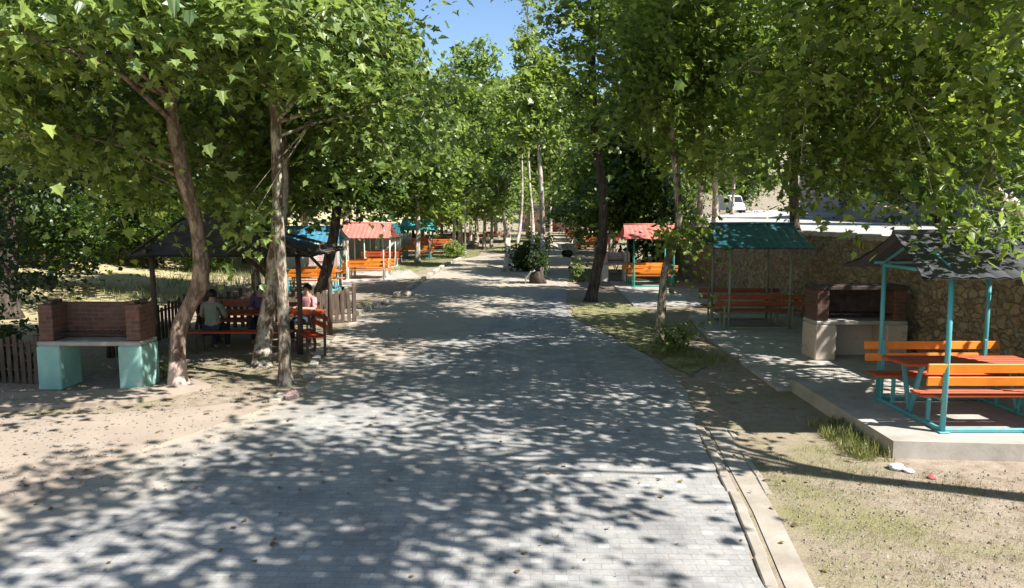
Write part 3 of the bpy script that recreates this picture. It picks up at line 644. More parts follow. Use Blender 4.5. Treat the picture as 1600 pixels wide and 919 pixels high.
# low grey wall behind left shelters
wl = thing('low_wall', (-9, 50, 0), 'low grey plastered wall behind the left shelters', 'wall'); m = MB()
a, b = Vector((-12.0, 38, 0)), Vector((-9.4, 52, 0)); u = (b-a); m.box(((a+b)/2)-Vector((9*-1, 50, 0))+Vector((0, 0, .8)), (u.length, .2, 1.7), math.atan2(u.y, u.x)); m.build('wall_panel', 'plaster', wl)
m = MB(); m.box(((a+b)/2)+Vector((9, -50, 1.68)), (u.length+.1, .3, .08), math.atan2(u.y, u.x)); m.build('coping', 'kerb', wl)
# lamp post
Lp = G(727, 399); lp = thing('street_lamp', Lp, 'thin grey lamp post with slanted arm beside the far left lawn', 'street lamp')
m = MB(); m.tube([(0, 0, 0), (0, 0, 2.4), (0, 0, 4.7)], [.075, .06, .05], 10); m.tube([(0, 0, 0), (0, 0, .3)], [.12, .10], 10); m.build('pole', 'metal', lp)
m = MB(); m.tube([(0, 0, 4.65), (.35, 0, 4.95), (.85, 0, 5.2)], [.035]*3, 8); m.build('arm', 'metal', lp)
m = MB(); m.box((1.0, 0, 5.25), (.45, .16, .08), 0, Matrix.Rotation(R(-22), 4, 'Y'), .03); m.build('lamp_head', 'metal', lp)
# vehicles on the upper road
def vehicle(label, loc, rz, van=False):
    r = thing('parked_van' if van else 'parked_car', loc, label, 'van' if van else 'car', 'vehicles on the upper road', rz)
    prof = [(-2.1, .35), (-2.15, .75), (-1.95, 1.0), (-1.6, 1.45), (-.7, 1.52), (.35, 1.45), (.95, 1.0), (1.95, .85), (2.15, .6), (2.1, .35)] if not van else [(-2.4, .35), (-2.45, 1.0), (-2.35, 2.0), (-2.2, 2.1), (.9, 2.1), (1.5, 1.95), (2.05, 1.2), (2.4, 1.05), (2.45, .5), (2.4, .35)]
    m = MB(); n = len(prof); rows = []
    for y, k in ((-.86, .92), (-.82, 1), (.82, 1), (.86, .92)): rows += [(x*(.985 if k < 1 else 1), y*(1 if z < 1.05 else .86), .35+(z-.35)*(.97 if k < 1 else 1)) for x, z in prof]
    m.add(rows, [tuple(reversed(range(n))), tuple(3*n+i for i in range(n))] + [(j*n+i, j*n+(i+1) % n, (j+1)*n+(i+1) % n, (j+1)*n+i) for j in range(3) for i in range(n)], False); m.build('body', 'carw', r)
    m = MB(); zt = 1.42 if not van else 1.9; zb = 1.02 if not van else 1.25; x0, x1 = (-1.5, .65) if not van else (.2, 1.5)
    for sy in (-1, 1): m = MB(); m.add([(x0, sy*.83, zb), (x1+.1, sy*.83, zb), (x1-.25, sy*.755, zt), (x0+.15, sy*.755, zt)], [(0, 1, 2, 3)]); m.build('side_window', 'glass', r)
    m = MB(); fx = [(.92, 1.03), (.42, 1.43)] if not van else [(2.03, 1.25), (1.56, 1.9)]
    m.add([(fx[0][0]+.02, -.68, fx[0][1]), (fx[0][0]+.02, .68, fx[0][1]), (fx[1][0]+.02, .62, fx[1][1]), (fx[1][0]+.02, -.62, fx[1][1])], [(0, 1, 2, 3)]); m.build('windscreen', 'glass', r)
    m = MB(); bx = -1.97 if not van else -2.45
    m.add([(bx-.02, -.62, zb+.02), (bx-.02, .62, zb+.02), (bx+(.3 if not van else .03), .56, zt-.04), (bx+(.3 if not van else .03), -.56, zt-.04)], [(0, 1, 2, 3)]); m.build('rear_window', 'glass', r)
    for sx in (-1.35, 1.35):
        for sy in (-1, 1):
            m = MB(); m.tube([(sx, sy*.68, .33), (sx, sy*.89, .33)], [.33, .33], 20); wq = m.build('wheel', 'rubber', r)
            m = MB(); m.tube([(sx, sy*.885, .33), (sx, sy*.9, .33)], [.19, .18], 14); m.build('rim', 'metal', wq)
    for sy in (-1, 1):
        m = MB(); m.box((2.14 if not van else 2.44, sy*.6, .68 if not van else .85), (.06, .3, .14), 0, None, .02); m.build('headlight', 'white', r)
    return r
def onup(px, Y): x = (px-800)/F*Y; return (x, Y, hz(x, Y)+.03)
vehicle('white van parked on the upper road between the pale trunks and the rock face', onup(1137, 88), R(-80), True)
vehicle('white car on the upper road left of the twin pale trunks', onup(990, 96), R(-20))
# far pink building and play tower
hb = thing('pink_building', ((865-800)/F*142, 142, 0), 'low pinkish building closing the far end of the road', 'building')
m = MB(); m.box((0, 3, 1.9), (13, 6, 3.8)); m.build('wall', 'pink', hb)
m = MB(); m.add([(-7, -.5, 3.81), (7, -.5, 3.81), (7, 6.5, 3.81), (-7, 6.5, 3.81), (-5, 3, 5.1), (5, 3, 5.1)], [(0, 1, 5, 4), (1, 2, 5), (2, 3, 4, 5), (3, 0, 4), (3, 2, 1, 0)]); m.build('roof', 'pink', hb)
for x in (-5, -2.5, 2.5, 5):
    m = MB(); m.box((x, -.02, 2), (1.2, .08, 1.3)); f_ = m.build('window', 'white', hb); m = MB(); m.box((x, -.07, 2), (1.0, .03, 1.1)); m.build('pane', 'glass', f_)
m = MB(); m.box((0, -.02, 1.1), (1.1, .08, 2.2)); m.build('door', 'red', hb)
pt = thing('play_tower', ((820-800)/F*105, 105, 0), 'small white and purple play tower with pointed roof far down the road', 'play tower')
for sx in (-1, 1):
    for sy in (-1, 1): m = MB(); m.tube([(sx*.8, sy*.8, 0), (sx*.8, sy*.8, 3.2)], [.07]*2, 7); m.build('post', 'white', pt)
m = MB(); m.box((0, 0, 1.2), (1.8, 1.8, .12)); m.build('deck', 'purple', pt); m = MB(); m.box((0, -.8, 1.7), (1.6, .06, .8)); m.build('panel', 'purple', pt)
m = MB(); m.add([(-1.1, -1.1, 3.2), (1.1, -1.1, 3.2), (1.1, 1.1, 3.2), (-1.1, 1.1, 3.2), (0, 0, 4.7)], [(0, 1, 4), (1, 2, 4), (2, 3, 4), (3, 0, 4), (3, 2, 1, 0)]); m.build('roof', 'white', pt)
m = MB(); m.add([(.8, -.4, 1.25), (.8, .4, 1.25), (3.2, .4, .15), (3.2, -.4, .15), (.8, -.4, 1.15), (.8, .4, 1.15), (3.2, .4, .05), (3.2, -.4, .05)], [(0, 1, 2, 3), (7, 6, 5, 4), (0, 3, 7, 4), (1, 5, 6, 2), (0, 4, 5, 1), (3, 2, 6, 7)]); m.build('slide', 'plasr', pt)
# hand cart, pale rocks, litter
hc = thing('handcart', G(882, 402), 'pale metal handcart standing on the right road branch', 'handcart', rz=R(15))
m = MB()
for s in (-.35, .35): m.tube([(-1.1, s, .9), (-.2, s, .55), (.6, s, .55), (.75, s, 1.3)], [.03]*4, 7)
for x in (-1.1, .0, .6): m.tube([(x, -.35, .9 if x < -1 else .56), (x, .35, .9 if x < -1 else .56)], [.025]*2, 6)
m.tube([(.75, -.35, 1.3), (.75, .35, 1.3)], [.025]*2, 6); m.build('frame', 'metal', hc)
m = MB(); m.add([(-.3, -.33, .6), (.6, -.33, .6), (.6, .33, .6), (-.3, .33, .6), (-.45, -.42, 1.0), (.7, -.42, 1.0), (.7, .42, 1.0), (-.45, .42, 1.0)], [(3, 2, 1, 0), (0, 1, 5, 4), (1, 2, 6, 5), (2, 3, 7, 6), (3, 0, 4, 7)]); m.build('tray', 'metal', hc)
for s in (-.42, .42): m = MB(); m.tube([(.2, s-.02, .28), (.2, s+.02, .28)], [.28, .28], 16); m.build('wheel', 'rubber', hc)
def rock(loc, s, label, mat='kerb', flat=.6, name='rock', cat='stone'):
    m = MB(); n = 10; vs = []; 
    for i in range(1, 7):
        th = math.pi*i/7
        for k in range(n):
            ph = 2*math.pi*k/n; d = Vector((math.sin(th)*math.cos(ph), math.sin(th)*math.sin(ph), math.cos(th))); rr = s*(1+.45*noise.noise(d*1.6+Vector(loc)*3)); vs.append((d.x*rr, d.y*rr, d.z*rr*flat+s*flat*.6))
    fs = [(i*n+k, i*n+(k+1) % n, (i+1)*n+(k+1) % n, (i+1)*n+k)[::-1] for i in range(5) for k in range(n)] + [tuple(range(n)), tuple(reversed(range(5*n, 6*n)))]
    m.add(vs, fs, False); o = m.build(name, mat); o.location = loc; return tag(o, label, cat)
rock(G(455, 622), .14, 'pinkish stone lying in front of the straight left trunk', 'brickp')
rock(G(640, 463), .22, 'pale rough stone at the left road edge before the lawn'); rock(G(603, 476), .16, 'smaller whitish stone at the left road edge near the plank fence')
rock(G(738, 385), .6, 'pale boulder beyond the far left lawn'); rock(G(490, 612), .13, 'chipped kerb lump beside the left trunks')
rock(G(1400, 733), .09, 'crumpled whitish plastic bag below the platform edge', 'plastic', .45, 'plastic_bag', 'litter'); rock(G(1420, 738), .06, 'small grey wrapper beside the whitish bag', 'plastic', .4, 'wrapper', 'litter'); rock(G(1457, 748), .055, 'small red and white wrapper on the dry grass', 'plasr', .5, 'wrapper', 'litter')
# ------------------------------------------------------------------ people
def person(label, loc, rz, shirt, legs, pose='sit', s=1):
    r = thing('person', loc, label, 'person', rz=rz); r.scale = (s, s, s)
    J = {'pel': (0, 0, .55, .135, .12), 'bel': (0, .01, .70, .135, .105), 'che': (0, .0, .90, .16, .11), 'nb': (0, .01, 1.03, .09, .075), 'nk': (0, -.02, 1.10, .05, .05), 'hd': (0, -.035, 1.20, .078, .092), 'tp': (0, -.03, 1.27, .065, .075),
         'shL': (.17, .0, 1.0, .06, .055), 'elL': (.24, -.08, .76, .043, .043), 'wrL': (.15, -.30, .80, .028, .03), 'haL': (.12, -.37, .80, .034, .02),
         'hiL': (.09, -.02, .52, .085, .085), 'knL': (.12, -.44, .52, .058, .058), 'anL': (.12, -.42, .10, .038, .04), 'foL': (.13, -.56, .04, .04, .03)}
    for k in ('sh', 'el', 'wr', 'ha', 'hi', 'kn', 'an', 'fo'):
        x, y, z, a, b = J[k+'L']; J[k+'R'] = (-x, y, z, a, b)
    E = [('pel', 'bel'), ('bel', 'che'), ('che', 'nb'), ('nb', 'nk'), ('nk', 'hd'), ('hd', 'tp')]
    for q in 'LR': E += [('nb', 'sh'+q), ('sh'+q, 'el'+q), ('el'+q, 'wr'+q), ('wr'+q, 'ha'+q), ('pel', 'hi'+q), ('hi'+q, 'kn'+q), ('kn'+q, 'an'+q), ('an'+q, 'fo'+q)]
    def skin(name, keys, mat, grow=0, extra=()):
        ks = [k for k in J if k in keys] + []; me = bpy.data.meshes.new(name)
        vs = [J[k][:3] for k in ks] + [e[0] for e in extra]; es = [(ks.index(a), ks.index(b)) for a, b in E if a in ks and b in ks] + [(ks.index(e[1]) if isinstance(e[1], str) else len(ks)+e[1], len(ks)+i) for i, e in enumerate(extra)]
        me.from_pydata(vs, es, []); ob = bpy.data.objects.new(name, me); COL.objects.link(ob); ob.parent = r
        ob.modifiers.new('skin', 'SKIN'); sb = ob.modifiers.new('sub', 'SUBSURF'); sb.levels = sb.render_levels = 2
        sk = me.skin_vertices[0].data
        for i in range(len(vs)):
            rad = (J[ks[i]][3]+grow, J[ks[i]][4]+grow) if i < len(ks) else (extra[i-len(ks)][2],)*2
            sk[i].radius = rad
        sk[0].use_root = True; me.materials.append(M[mat]); return ob
    fing = []
    for q, sx in (('L', 1), ('R', -1)):
        for f in range(4): 
            b0 = len(fing); fing += [((sx*(.12+.02*(f-1.5)), -.40, .80), 'ha'+q, .010), ((sx*(.12+.022*(f-1.5)), -.44-.006*(1.5-abs(f-1.5)), .795), b0, .009), ((sx*(.12+.022*(f-1.5)), -.465, .78), b0+1, .008)]
        b0 = len(fing); fing += [((sx*.085, -.36, .80), 'ha'+q, .012), ((sx*.06, -.39, .79), b0, .010)]
    nose = [((0, -.125, 1.195), 'hd', .014)]
    skin('body', set(J), 'skin', 0, fing+nose)
    skin('shirt', {'pel', 'bel', 'che', 'nb', 'shL', 'shR', 'elL', 'elR'}, shirt, .014)
    skin('trousers', {'pel', 'hiL', 'hiR', 'knL', 'knR', 'anL', 'anR'}, legs, .014)
    m = MB(); n = 14; vs = []
    for i in range(8):
        th = math.pi*.62*i/7
        for k in range(n):
            ph = 2*math.pi*k/n; fr_ = max(0, -math.sin(ph)); t2 = th*(1-.45*fr_); vs.append((.098*math.sin(t2)*math.cos(ph), -.02+.115*math.sin(t2)*math.sin(ph), 1.215+.115*math.cos(t2)+.004*noise.noise(Vector((k, i, 0)))))
    m.add(vs, [(i*n+k, i*n+(k+1) % n, (i+1)*n+(k+1) % n, (i+1)*n+k) for i in range(7) for k in range(n)], True); m.build('hair', 'hair', r)
    return r
person('dark haired person in grey green shirt sitting back to the camera in the pavilion', (-6.55, 15.95, -.06), math.pi, 'shirt', 'jeans', s=1.08)
person('seated person in dark purple clothes at the far side of the pavilion table', (-6.0, 17.5, -.05), R(10), 'shirt2', 'jeans', s=1.06)
person('seated person in pink top near the right end of the pavilion', (-4.9, 17.6, -.05), R(-25), 'shirt3', 'jeans', s=1.05)

# ------------------------------------------------------------------ trees
def up(px, py, Y): return tuple(P(px, py, Y))
# left foreground
b = G(280, 606)
tree('plane_tree', 'leaning curved plane tree with pinkish limewashed foot beside the turquoise barbecue', [tuple(b), up(278, 520, 12.7), up(312, 440, 12.7), up(308, 360, 12.6), up(288, 280, 12.4), up(270, 190, 12.2), up(262, 90, 12.0), up(255, -40, 12)],
     [.15, .14, .135, .125, .115, .10, .08, .04], [(-6.2, 11.2, 6.6, 2.6, 2.4, 2.0), (-8.2, 11.5, 6.0, 2.2, 2.2, 1.8), (-6.0, 8.6, 5.6, 1.8, 1.5, 1.0), (-5.2, 12.2, 8.2, 2.4, 2.4, 1.6), (-7.5, 12.8, 4.4, 1.7, 1.5, .8), (-4.5, 9.2, 5.7, 1.2, 1.1, .7), (-6.9, 13.9, 4.8, 1.1, 1.0, .7), (-7.0, 13.6, 3.7, 1.2, 1.0, .5), (-6.6, 11.6, 4.2, 1.0, .8, .45)], 27000, .155, 'leafL', 'barkw')
b = G(446, 601)
tree('plane_tree', 'straight pale plane tree trunk standing in front of the thick leaning trunk', [tuple(b), up(442, 480, 12.9), up(437, 380, 12.9), up(433, 280, 12.9), up(432, 170, 12.8), up(440, 60, 12.6), up(450, -60, 12.5)],
     [.108, .10, .095, .09, .085, .07, .04], [(-3.4, 11.8, 6.3, 1.9, 2.2, 1.5), (-2.9, 12.8, 7.6, 2.2, 2.2, 1.5), (-4.3, 10.6, 5.9, 1.6, 1.6, 1.0), (-2.6, 13.6, 5.2, 1.3, 1.4, .9), (-4.2, 12.4, 3.0, .55, .5, .3), (-3.0, 9.6, 5.6, 1.1, 1.0, .6), (-2.7, 14.0, 4.7, 1.1, 1.0, .6), (-2.3, 13.4, 3.9, .6, .6, .35)], 15000, .155, 'leafL', 'bark')
b = G(408, 572)
tree('plane_tree', 'thick mottled plane tree leaning right behind the straight trunk', [tuple(b), up(415, 520, 14.8), up(425, 440, 14.9), up(436, 350, 15), up(440, 250, 15), up(428, 150, 15), up(415, 20, 15)],
     [.185, .165, .15, .15, .14, .12, .06], [(-4.6, 15.2, 7.6, 2.4, 2.2, 1.9), (-3.4, 16, 5.8, 1.8, 1.6, 1.2), (-5.6, 16.2, 5.3, 1.8, 1.6, 1.1), (-3.3, 15.6, 4.5, 1.1, 1.1, .7), (-5.6, 15.4, 3.7, 1.2, .8, .5), (-4.9, 16.0, 4.0, 1.1, .8, .5)], 18000, .16, 'leafM', 'bark')
b = (-6.6, 23.8, 0)
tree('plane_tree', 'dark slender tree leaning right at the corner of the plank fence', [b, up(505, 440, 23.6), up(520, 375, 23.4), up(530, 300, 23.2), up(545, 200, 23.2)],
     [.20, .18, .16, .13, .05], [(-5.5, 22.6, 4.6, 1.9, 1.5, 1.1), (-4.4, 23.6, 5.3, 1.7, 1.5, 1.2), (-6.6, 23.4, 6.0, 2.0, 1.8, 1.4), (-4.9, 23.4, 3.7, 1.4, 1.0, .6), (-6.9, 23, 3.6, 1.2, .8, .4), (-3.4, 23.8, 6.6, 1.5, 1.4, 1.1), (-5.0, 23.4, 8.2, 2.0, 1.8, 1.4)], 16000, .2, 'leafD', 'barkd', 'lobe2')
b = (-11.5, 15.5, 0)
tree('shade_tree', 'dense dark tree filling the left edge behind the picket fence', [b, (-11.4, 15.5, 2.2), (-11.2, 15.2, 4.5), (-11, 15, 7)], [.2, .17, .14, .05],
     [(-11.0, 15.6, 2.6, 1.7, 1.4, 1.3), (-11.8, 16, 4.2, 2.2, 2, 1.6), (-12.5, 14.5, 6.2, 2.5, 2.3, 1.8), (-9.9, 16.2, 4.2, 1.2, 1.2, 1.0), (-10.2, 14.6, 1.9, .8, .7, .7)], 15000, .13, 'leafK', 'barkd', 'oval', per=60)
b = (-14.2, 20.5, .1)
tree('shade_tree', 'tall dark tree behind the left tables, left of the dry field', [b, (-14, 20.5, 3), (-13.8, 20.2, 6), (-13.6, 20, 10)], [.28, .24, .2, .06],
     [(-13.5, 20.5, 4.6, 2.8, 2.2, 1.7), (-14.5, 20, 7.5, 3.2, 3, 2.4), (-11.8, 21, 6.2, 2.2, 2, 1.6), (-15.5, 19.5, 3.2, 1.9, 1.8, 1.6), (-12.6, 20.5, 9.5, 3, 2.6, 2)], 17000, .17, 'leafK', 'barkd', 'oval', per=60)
# right foreground
tree('plane_tree', 'plane tree just outside the right edge whose boughs hang over the near shelter', [(7.6, 5.2, 2.3) if False else (8.9, 5.6, 2.2), (8.6, 5.6, 4), (7.8, 5.6, 6), (6.8, 5.6, 8.4)], [.17, .15, .12, .05],
     [(4.6, 5.0, 7.4, 1.8, 1.6, 1.0), (4.3, 7.2, 4.6, .9, .6, .3), (2.9, 4.6, 7.8, 1.5, 1.3, .8), (6.0, 7.7, 5.7, 1.6, 1.3, .8), (4.9, 8.9, 6.2, 1.5, 1.2, .8), (4.0, 9.3, 8.4, 2.3, 1.8, .6), (1.6, 3.8, 8.2, 1.2, 1.0, .6), (4.6, 2.4, 8.0, 1.8, 1.3, .8), (0.6, 1.6, 8.2, 1.2, .9, .6)], 12500, .16, 'leafM', 'barkp', per=125, cr=.44)  # crown lumps above the frame are placed for their shade on the road
b = (8.75, 12.6, 2.3)
tree('plane_tree', 'pale trunked plane tree on the wall top behind the near right shelter', [b, (8.65, 12.6, 3.0), tuple(P(1552, 300, 12.5)), tuple(P(1545, 230, 12.3)), (7.8, 12, 5.4), (7.4, 11.8, 8)], [.14, .12, .11, .11, .10, .04],
     [(7.2, 11.4, 5.2, 2.0, 1.7, 1.2), (5.2, 12.2, 5.0, 1.7, 1.7, 1.0), (7.4, 12.5, 7.2, 2.8, 2.4, 1.5), (5.2, 11.6, 6.9, 2.1, 2.1, 1.2), (6.9, 10.2, 4.3, 1.4, .9, .55), (8.6, 10.5, 5.2, 1.3, 1.3, 1.0), (6.0, 13.0, 3.7, 1.6, 1.1, .45), (5.5, 10, 5.7, 1.5, 1.3, .8), (6.0, 13.6, 4.4, 1.6, 1.0, .6), (7.6, 11.9, 3.55, 1.2, .8, .35), (5.0, 13.2, 4.1, 1.0, .8, .45), (5.7, 9.6, 3.4, .5, .35, .2), (2.9, 11.6, 8.8, 2.3, 1.9, .8), (4.6, 14.3, 9.4, 1.9, 1.6, 1.0)], 25000, .15, 'leafM', 'barkp')  # last two lumps are unseen boughs added to shade the road
tree('sapling', 'thin pale slanted branchy sapling at the right edge above the wall', [(8.5, 10.6, 2.3), (8.0, 10.5, 2.75), (7.6, 10.4, 3.1), (7.2, 10.2, 3.5), (6.7, 9.9, 3.3), (6.2, 9.4, 3.0)], [.05, .045, .04, .03, .02, .01], [(7.2, 10.0, 3.45, .8, .5, .3), (6.2, 9.2, 2.85, .6, .4, .16), (7.6, 10, 3.8, .8, .7, .4), (5.5, 8.85, 2.55, .3, .2, .22), (5.2, 10.2, 2.95, .4, .4, .18)], 900, .14, 'leafL', 'barkp', per=20, nlimb=10, cr=.28)
b = G(1030, 540)
tree('plane_tree', 'slender leaning plane tree growing from the weeds at the right road edge', [tuple(b), up(1034, 480, 17), up(1040, 420, 17), up(1060, 360, 17), up(1057, 280, 17), up(1050, 200, 17), up(1045, 60, 17)],
     [.11, .10, .095, .09, .085, .075, .04], [(3.8, 16.6, 6.8, 2.1, 2.0, 1.4), (5.2, 17, 5.6, 1.9, 1.7, 1.1), (2.9, 16.6, 5.8, 1.3, 1.5, .9), (4.2, 17.2, 8.6, 2.4, 2.3, 1.5), (3.8, 16.8, 2.55, .6, .5, .32), (6.6, 17.6, 6.8, 2.0, 2, 1.4), (4.4, 15.2, 9.0, 2.2, 2, 1.2), (4.8, 18.5, 10.6, 2.2, 2.0, 1.2), (3.9, 21, 9.8, 1.8, 1.7, 1.1)], 22000, .155, 'leafM', 'bark', per=85, cr=.38)  # highest lumps, out of view, added to shade the road's left side
b = G(922, 471)
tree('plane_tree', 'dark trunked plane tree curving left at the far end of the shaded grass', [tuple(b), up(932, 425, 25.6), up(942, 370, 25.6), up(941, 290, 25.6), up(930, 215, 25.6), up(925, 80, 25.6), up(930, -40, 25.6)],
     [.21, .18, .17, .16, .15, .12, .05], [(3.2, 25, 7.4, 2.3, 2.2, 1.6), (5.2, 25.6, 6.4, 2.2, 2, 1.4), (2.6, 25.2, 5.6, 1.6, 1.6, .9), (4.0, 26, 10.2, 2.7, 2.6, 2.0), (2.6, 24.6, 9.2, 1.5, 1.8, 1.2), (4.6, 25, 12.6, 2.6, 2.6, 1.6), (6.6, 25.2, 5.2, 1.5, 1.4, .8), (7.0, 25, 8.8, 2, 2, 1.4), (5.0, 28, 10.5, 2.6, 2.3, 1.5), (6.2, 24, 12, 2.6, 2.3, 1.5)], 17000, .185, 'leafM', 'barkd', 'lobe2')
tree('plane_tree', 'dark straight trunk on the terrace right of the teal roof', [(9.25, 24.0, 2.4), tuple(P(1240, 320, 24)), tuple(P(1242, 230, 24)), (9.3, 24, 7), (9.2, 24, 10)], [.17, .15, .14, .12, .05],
     [(9.4, 23.6, 7.0, 2.5, 2.2, 1.5), (7.6, 23.2, 6.2, 1.9, 1.9, 1.2), (9.6, 24, 9.4, 3, 2.8, 1.9), (10.8, 22.6, 6.0, 1.9, 1.8, 1.2), (7.5, 21.6, 8.2, 2.3, 2.2, 1.4), (8.2, 23, 5.8, 1.4, 1.2, .6)], 13000, .19, 'leafM', 'barkd', 'lobe2')
tree('plane_tree', 'added broad dark tree on the upper verge to shade the roofed brick barbecue', [(12.2, 14.6, 2.3), (12.1, 14.5, 5), (11.8, 14.2, 8), (11.6, 14, 10.5)], [.2, .18, .14, .05],  # tree added to throw shade over the barbecue and teal shelter
     [(11.6, 13.2, 6.6, 2.6, 2.2, 1.5), (10.6, 16.0, 6.4, 2.2, 2.0, 1.4), (12.2, 15.5, 8.6, 2.8, 2.6, 1.6), (10.2, 18.4, 6.2, 1.8, 1.8, 1.2), (13.2, 18, 7.6, 2.3, 2.3, 1.4), (9.8, 14.2, 4.9, 1.4, 1.2, .6)], 16000, .17, 'leafM', 'bark', 'lobe2')
# smaller repeats: one builder, own shapes for the ones one can tell apart, copies beyond
def proto(k, leaf, bark, h, r, n, size, low=.35, trunk=.16, kind='lobe2'):
    bl = []; loc = (500+k*40, -200, 0)
    for i in range(7):
        a = i*2.4+k; q = i/6; rr = r*(.75-.35*q); bl.append((loc[0]+math.cos(a)*r*.45*(1-q*.6), loc[1]+math.sin(a)*r*.45*(1-q*.6), h*(low+.12+(.88-low)*q), rr, rr, rr*.72))
    t = tree('plane_tree', 'x', [loc, (loc[0]+.1, loc[1], h*.3), (loc[0]-.1, loc[1]+.1, h*.6), (loc[0], loc[1], h*.95)], [trunk, trunk*.85, trunk*.6, .03], bl, n, size, leaf, bark, kind, per=40, cr=.55)
    return t
PR = [proto(0, 'leafL', 'bark', 11, 3.6, 9000, .32), proto(1, 'leafY', 'barkp', 13, 3.4, 9500, .33, .3), proto(2, 'leafM', 'barkp', 12, 4.2, 10000, .33, .32), proto(3, 'leafD', 'barkd', 10, 3.8, 9500, .32, .2), proto(4, 'leafL', 'barkp', 14, 4.0, 11000, .34, .35)]
used = set()
def put(k, x, y, label, s=1, group=None, z=None, rz=None):
    loc = (x, y, hz(x, y) if z is None else z); rz_ = random.uniform(0, 6.28) if rz is None else rz
    ss = (s*random.uniform(.93, 1.07), s*random.uniform(.93, 1.07), s*random.uniform(.95, 1.06))
    if k not in used:
        used.add(k); o = PR[k]; o.location = loc; o.rotation_euler.z = rz_; o.scale = ss; o['label'] = label
        if group: o['group'] = group
        return o
    return dup(PR[k], loc, rz_, label, ss, group)
at = lambda px, Y: ((px-800)/F*Y, Y)
put(2, *at(1092, 34), 'left of the twin pale trunks standing above the stone wall', .85, 'trees on the terrace')
put(1, *at(1116, 32.5), 'right of the twin pale trunks standing above the stone wall', .8, 'trees on the terrace')
put(2, *at(1008, 48), 'pale trunked tree in front of the white car', .85)
put(0, -9.4, 27, 'bright leaning plane tree left of the blue roofed shelter', .95)
put(4, -8.3, 36.5, 'tall bright tree behind the red roofed left shelter', .95)
put(0, -11.5, 41, 'broad tree behind the low grey wall', 1.0)
put(2, *at(652, 47), 'leafy tree overhanging the dark blue left roof', .9)
put(1, *at(709, 57), 'pale slender trunk beside the lawn shrub and lamp post', .85)
put(0, *at(756, 66), 'first of the clustered brown trunks left of the island', .95)
put(2, *at(768, 70), 'second of the clustered brown trunks left of the island', .95)
put(4, *at(735, 76), 'tree behind the lamp post', .9)
put(0, *at(955, 44), 'tree over the grey roofed right shelter', .85)
put(3, *at(985, 37), 'dark tree close behind the red roofed right shelter', .85)
put(2, *at(960, 56), 'tree right of the far orange table', 1.0)
put(4, *at(1050, 56), 'tree on the terrace edge behind the white car', .9)
put(3, *at(905, 66), 'dark tree over the right road branch', .85)
put(4, *at(925, 84), 'far tree right of the pink building', .95)
put(0, *at(790, 118), 'far tree left of the play tower', 1.1)
put(4, *at(850, 165), 'far tree behind the pink building', 1.2)
GL = 'one of the crowded leafy trees closing the view at the far end'
for px, Y, k, s in ((745, 74, 4, 1.25), (790, 88, 0, 1.45), (860, 80, 4, 1.3), (775, 105, 2, 1.55), (720, 66, 2, 1.15), (845, 104, 1, 1.5), (745, 100, 0, 1.1), (715, 96, 2, 1.1), (770, 130, 4, 1.2), (890, 112, 2, 1.1), (870, 185, 0, 1.3), (820, 190, 1, 1.3), (905, 140, 4, 1.2), (940, 110, 3, 1.2), (690, 84, 0, 1.1), (660, 95, 4, 1.1), (790, 175, 2, 1.3), (965, 92, 2, 1.1), (995, 120, 4, 1.2), (720, 140, 1, 1.2), (850, 215, 4, 1.5), (760, 210, 0, 1.5), (915, 210, 2, 1.5)):
    put(k, *at(px, Y), GL, s, 'far trees closing the view')
GR = 'one of the dark trees along the foot of the rocky slope'
for x, y, k, s, lb in ((19, 33, 3, .75, 'nearest dark tree against the rocky slope, right of the dark straight terrace trunk'), (23, 50, 3, .9, 'dark tree against the rocky slope right of the parked white van'), (22, 74, 2, 1.0, 'leafy tree on the upper road verge in front of the white van'), (30, 96, 3, 1.1, 'dark tree on the upper verge just left of the white van'), (27, 112, 2, 1.1, 'leafy tree far along the upper road behind the white car'), (31, 104, 3, 1.0, 'dark tree against the pale slope just right of the white van'), (38, 130, 4, 1.2, 'tallest far tree behind the white van')):
    put(k, x, y, lb, s, 'trees on the terrace')
GH = 'one of the trees massed on the left hillside beyond the dry field'
HL = [(-19.5, 31, 3, .62), (-22, 34.5, 2, .75), (-17.8, 36.5, 3, .5), (-16.6, 26.5, 3, .5), (-20.5, 41, 3, .62), (-15.5, 42.5, 3, .55), (-20.5, 27, 0, .7), (-18.5, 38, 3, .7), (-22.5, 36, 2, .8), (-25, 33, 3, .8), (-21.5, 29, 3, .8), (-21, 22, 0, 1), (-22, 31, 3, 1), (-24, 40, 0, 1.1), (-19, 49, 4, 1.0), (-25, 55, 2, 1.2), (-17, 60, 0, 1.1), (-14.5, 66, 4, 1.0), (-22, 68, 3, 1.2), (-30, 47, 4, 1.2), (-31, 62, 0, 1.3), (-33, 35, 2, 1.2), (-19, 80, 2, 1.2), (-28, 84, 4, 1.3), (-14, 78, 0, 1.1), (-40, 60, 4, 1.4), (-42, 80, 0, 1.4), (-12, 90, 3, 1.1), (-28, 25, 4, 1.1), (-36, 100, 2, 1.5), (-22, 105, 0, 1.4), (-45, 42, 3, 1.4), (-18, 17, 0, .9), (-17.5, 45, 0, .5)]
for x, y, k, s in HL: put(k, x, y, GH, s, 'trees on the left hillside')
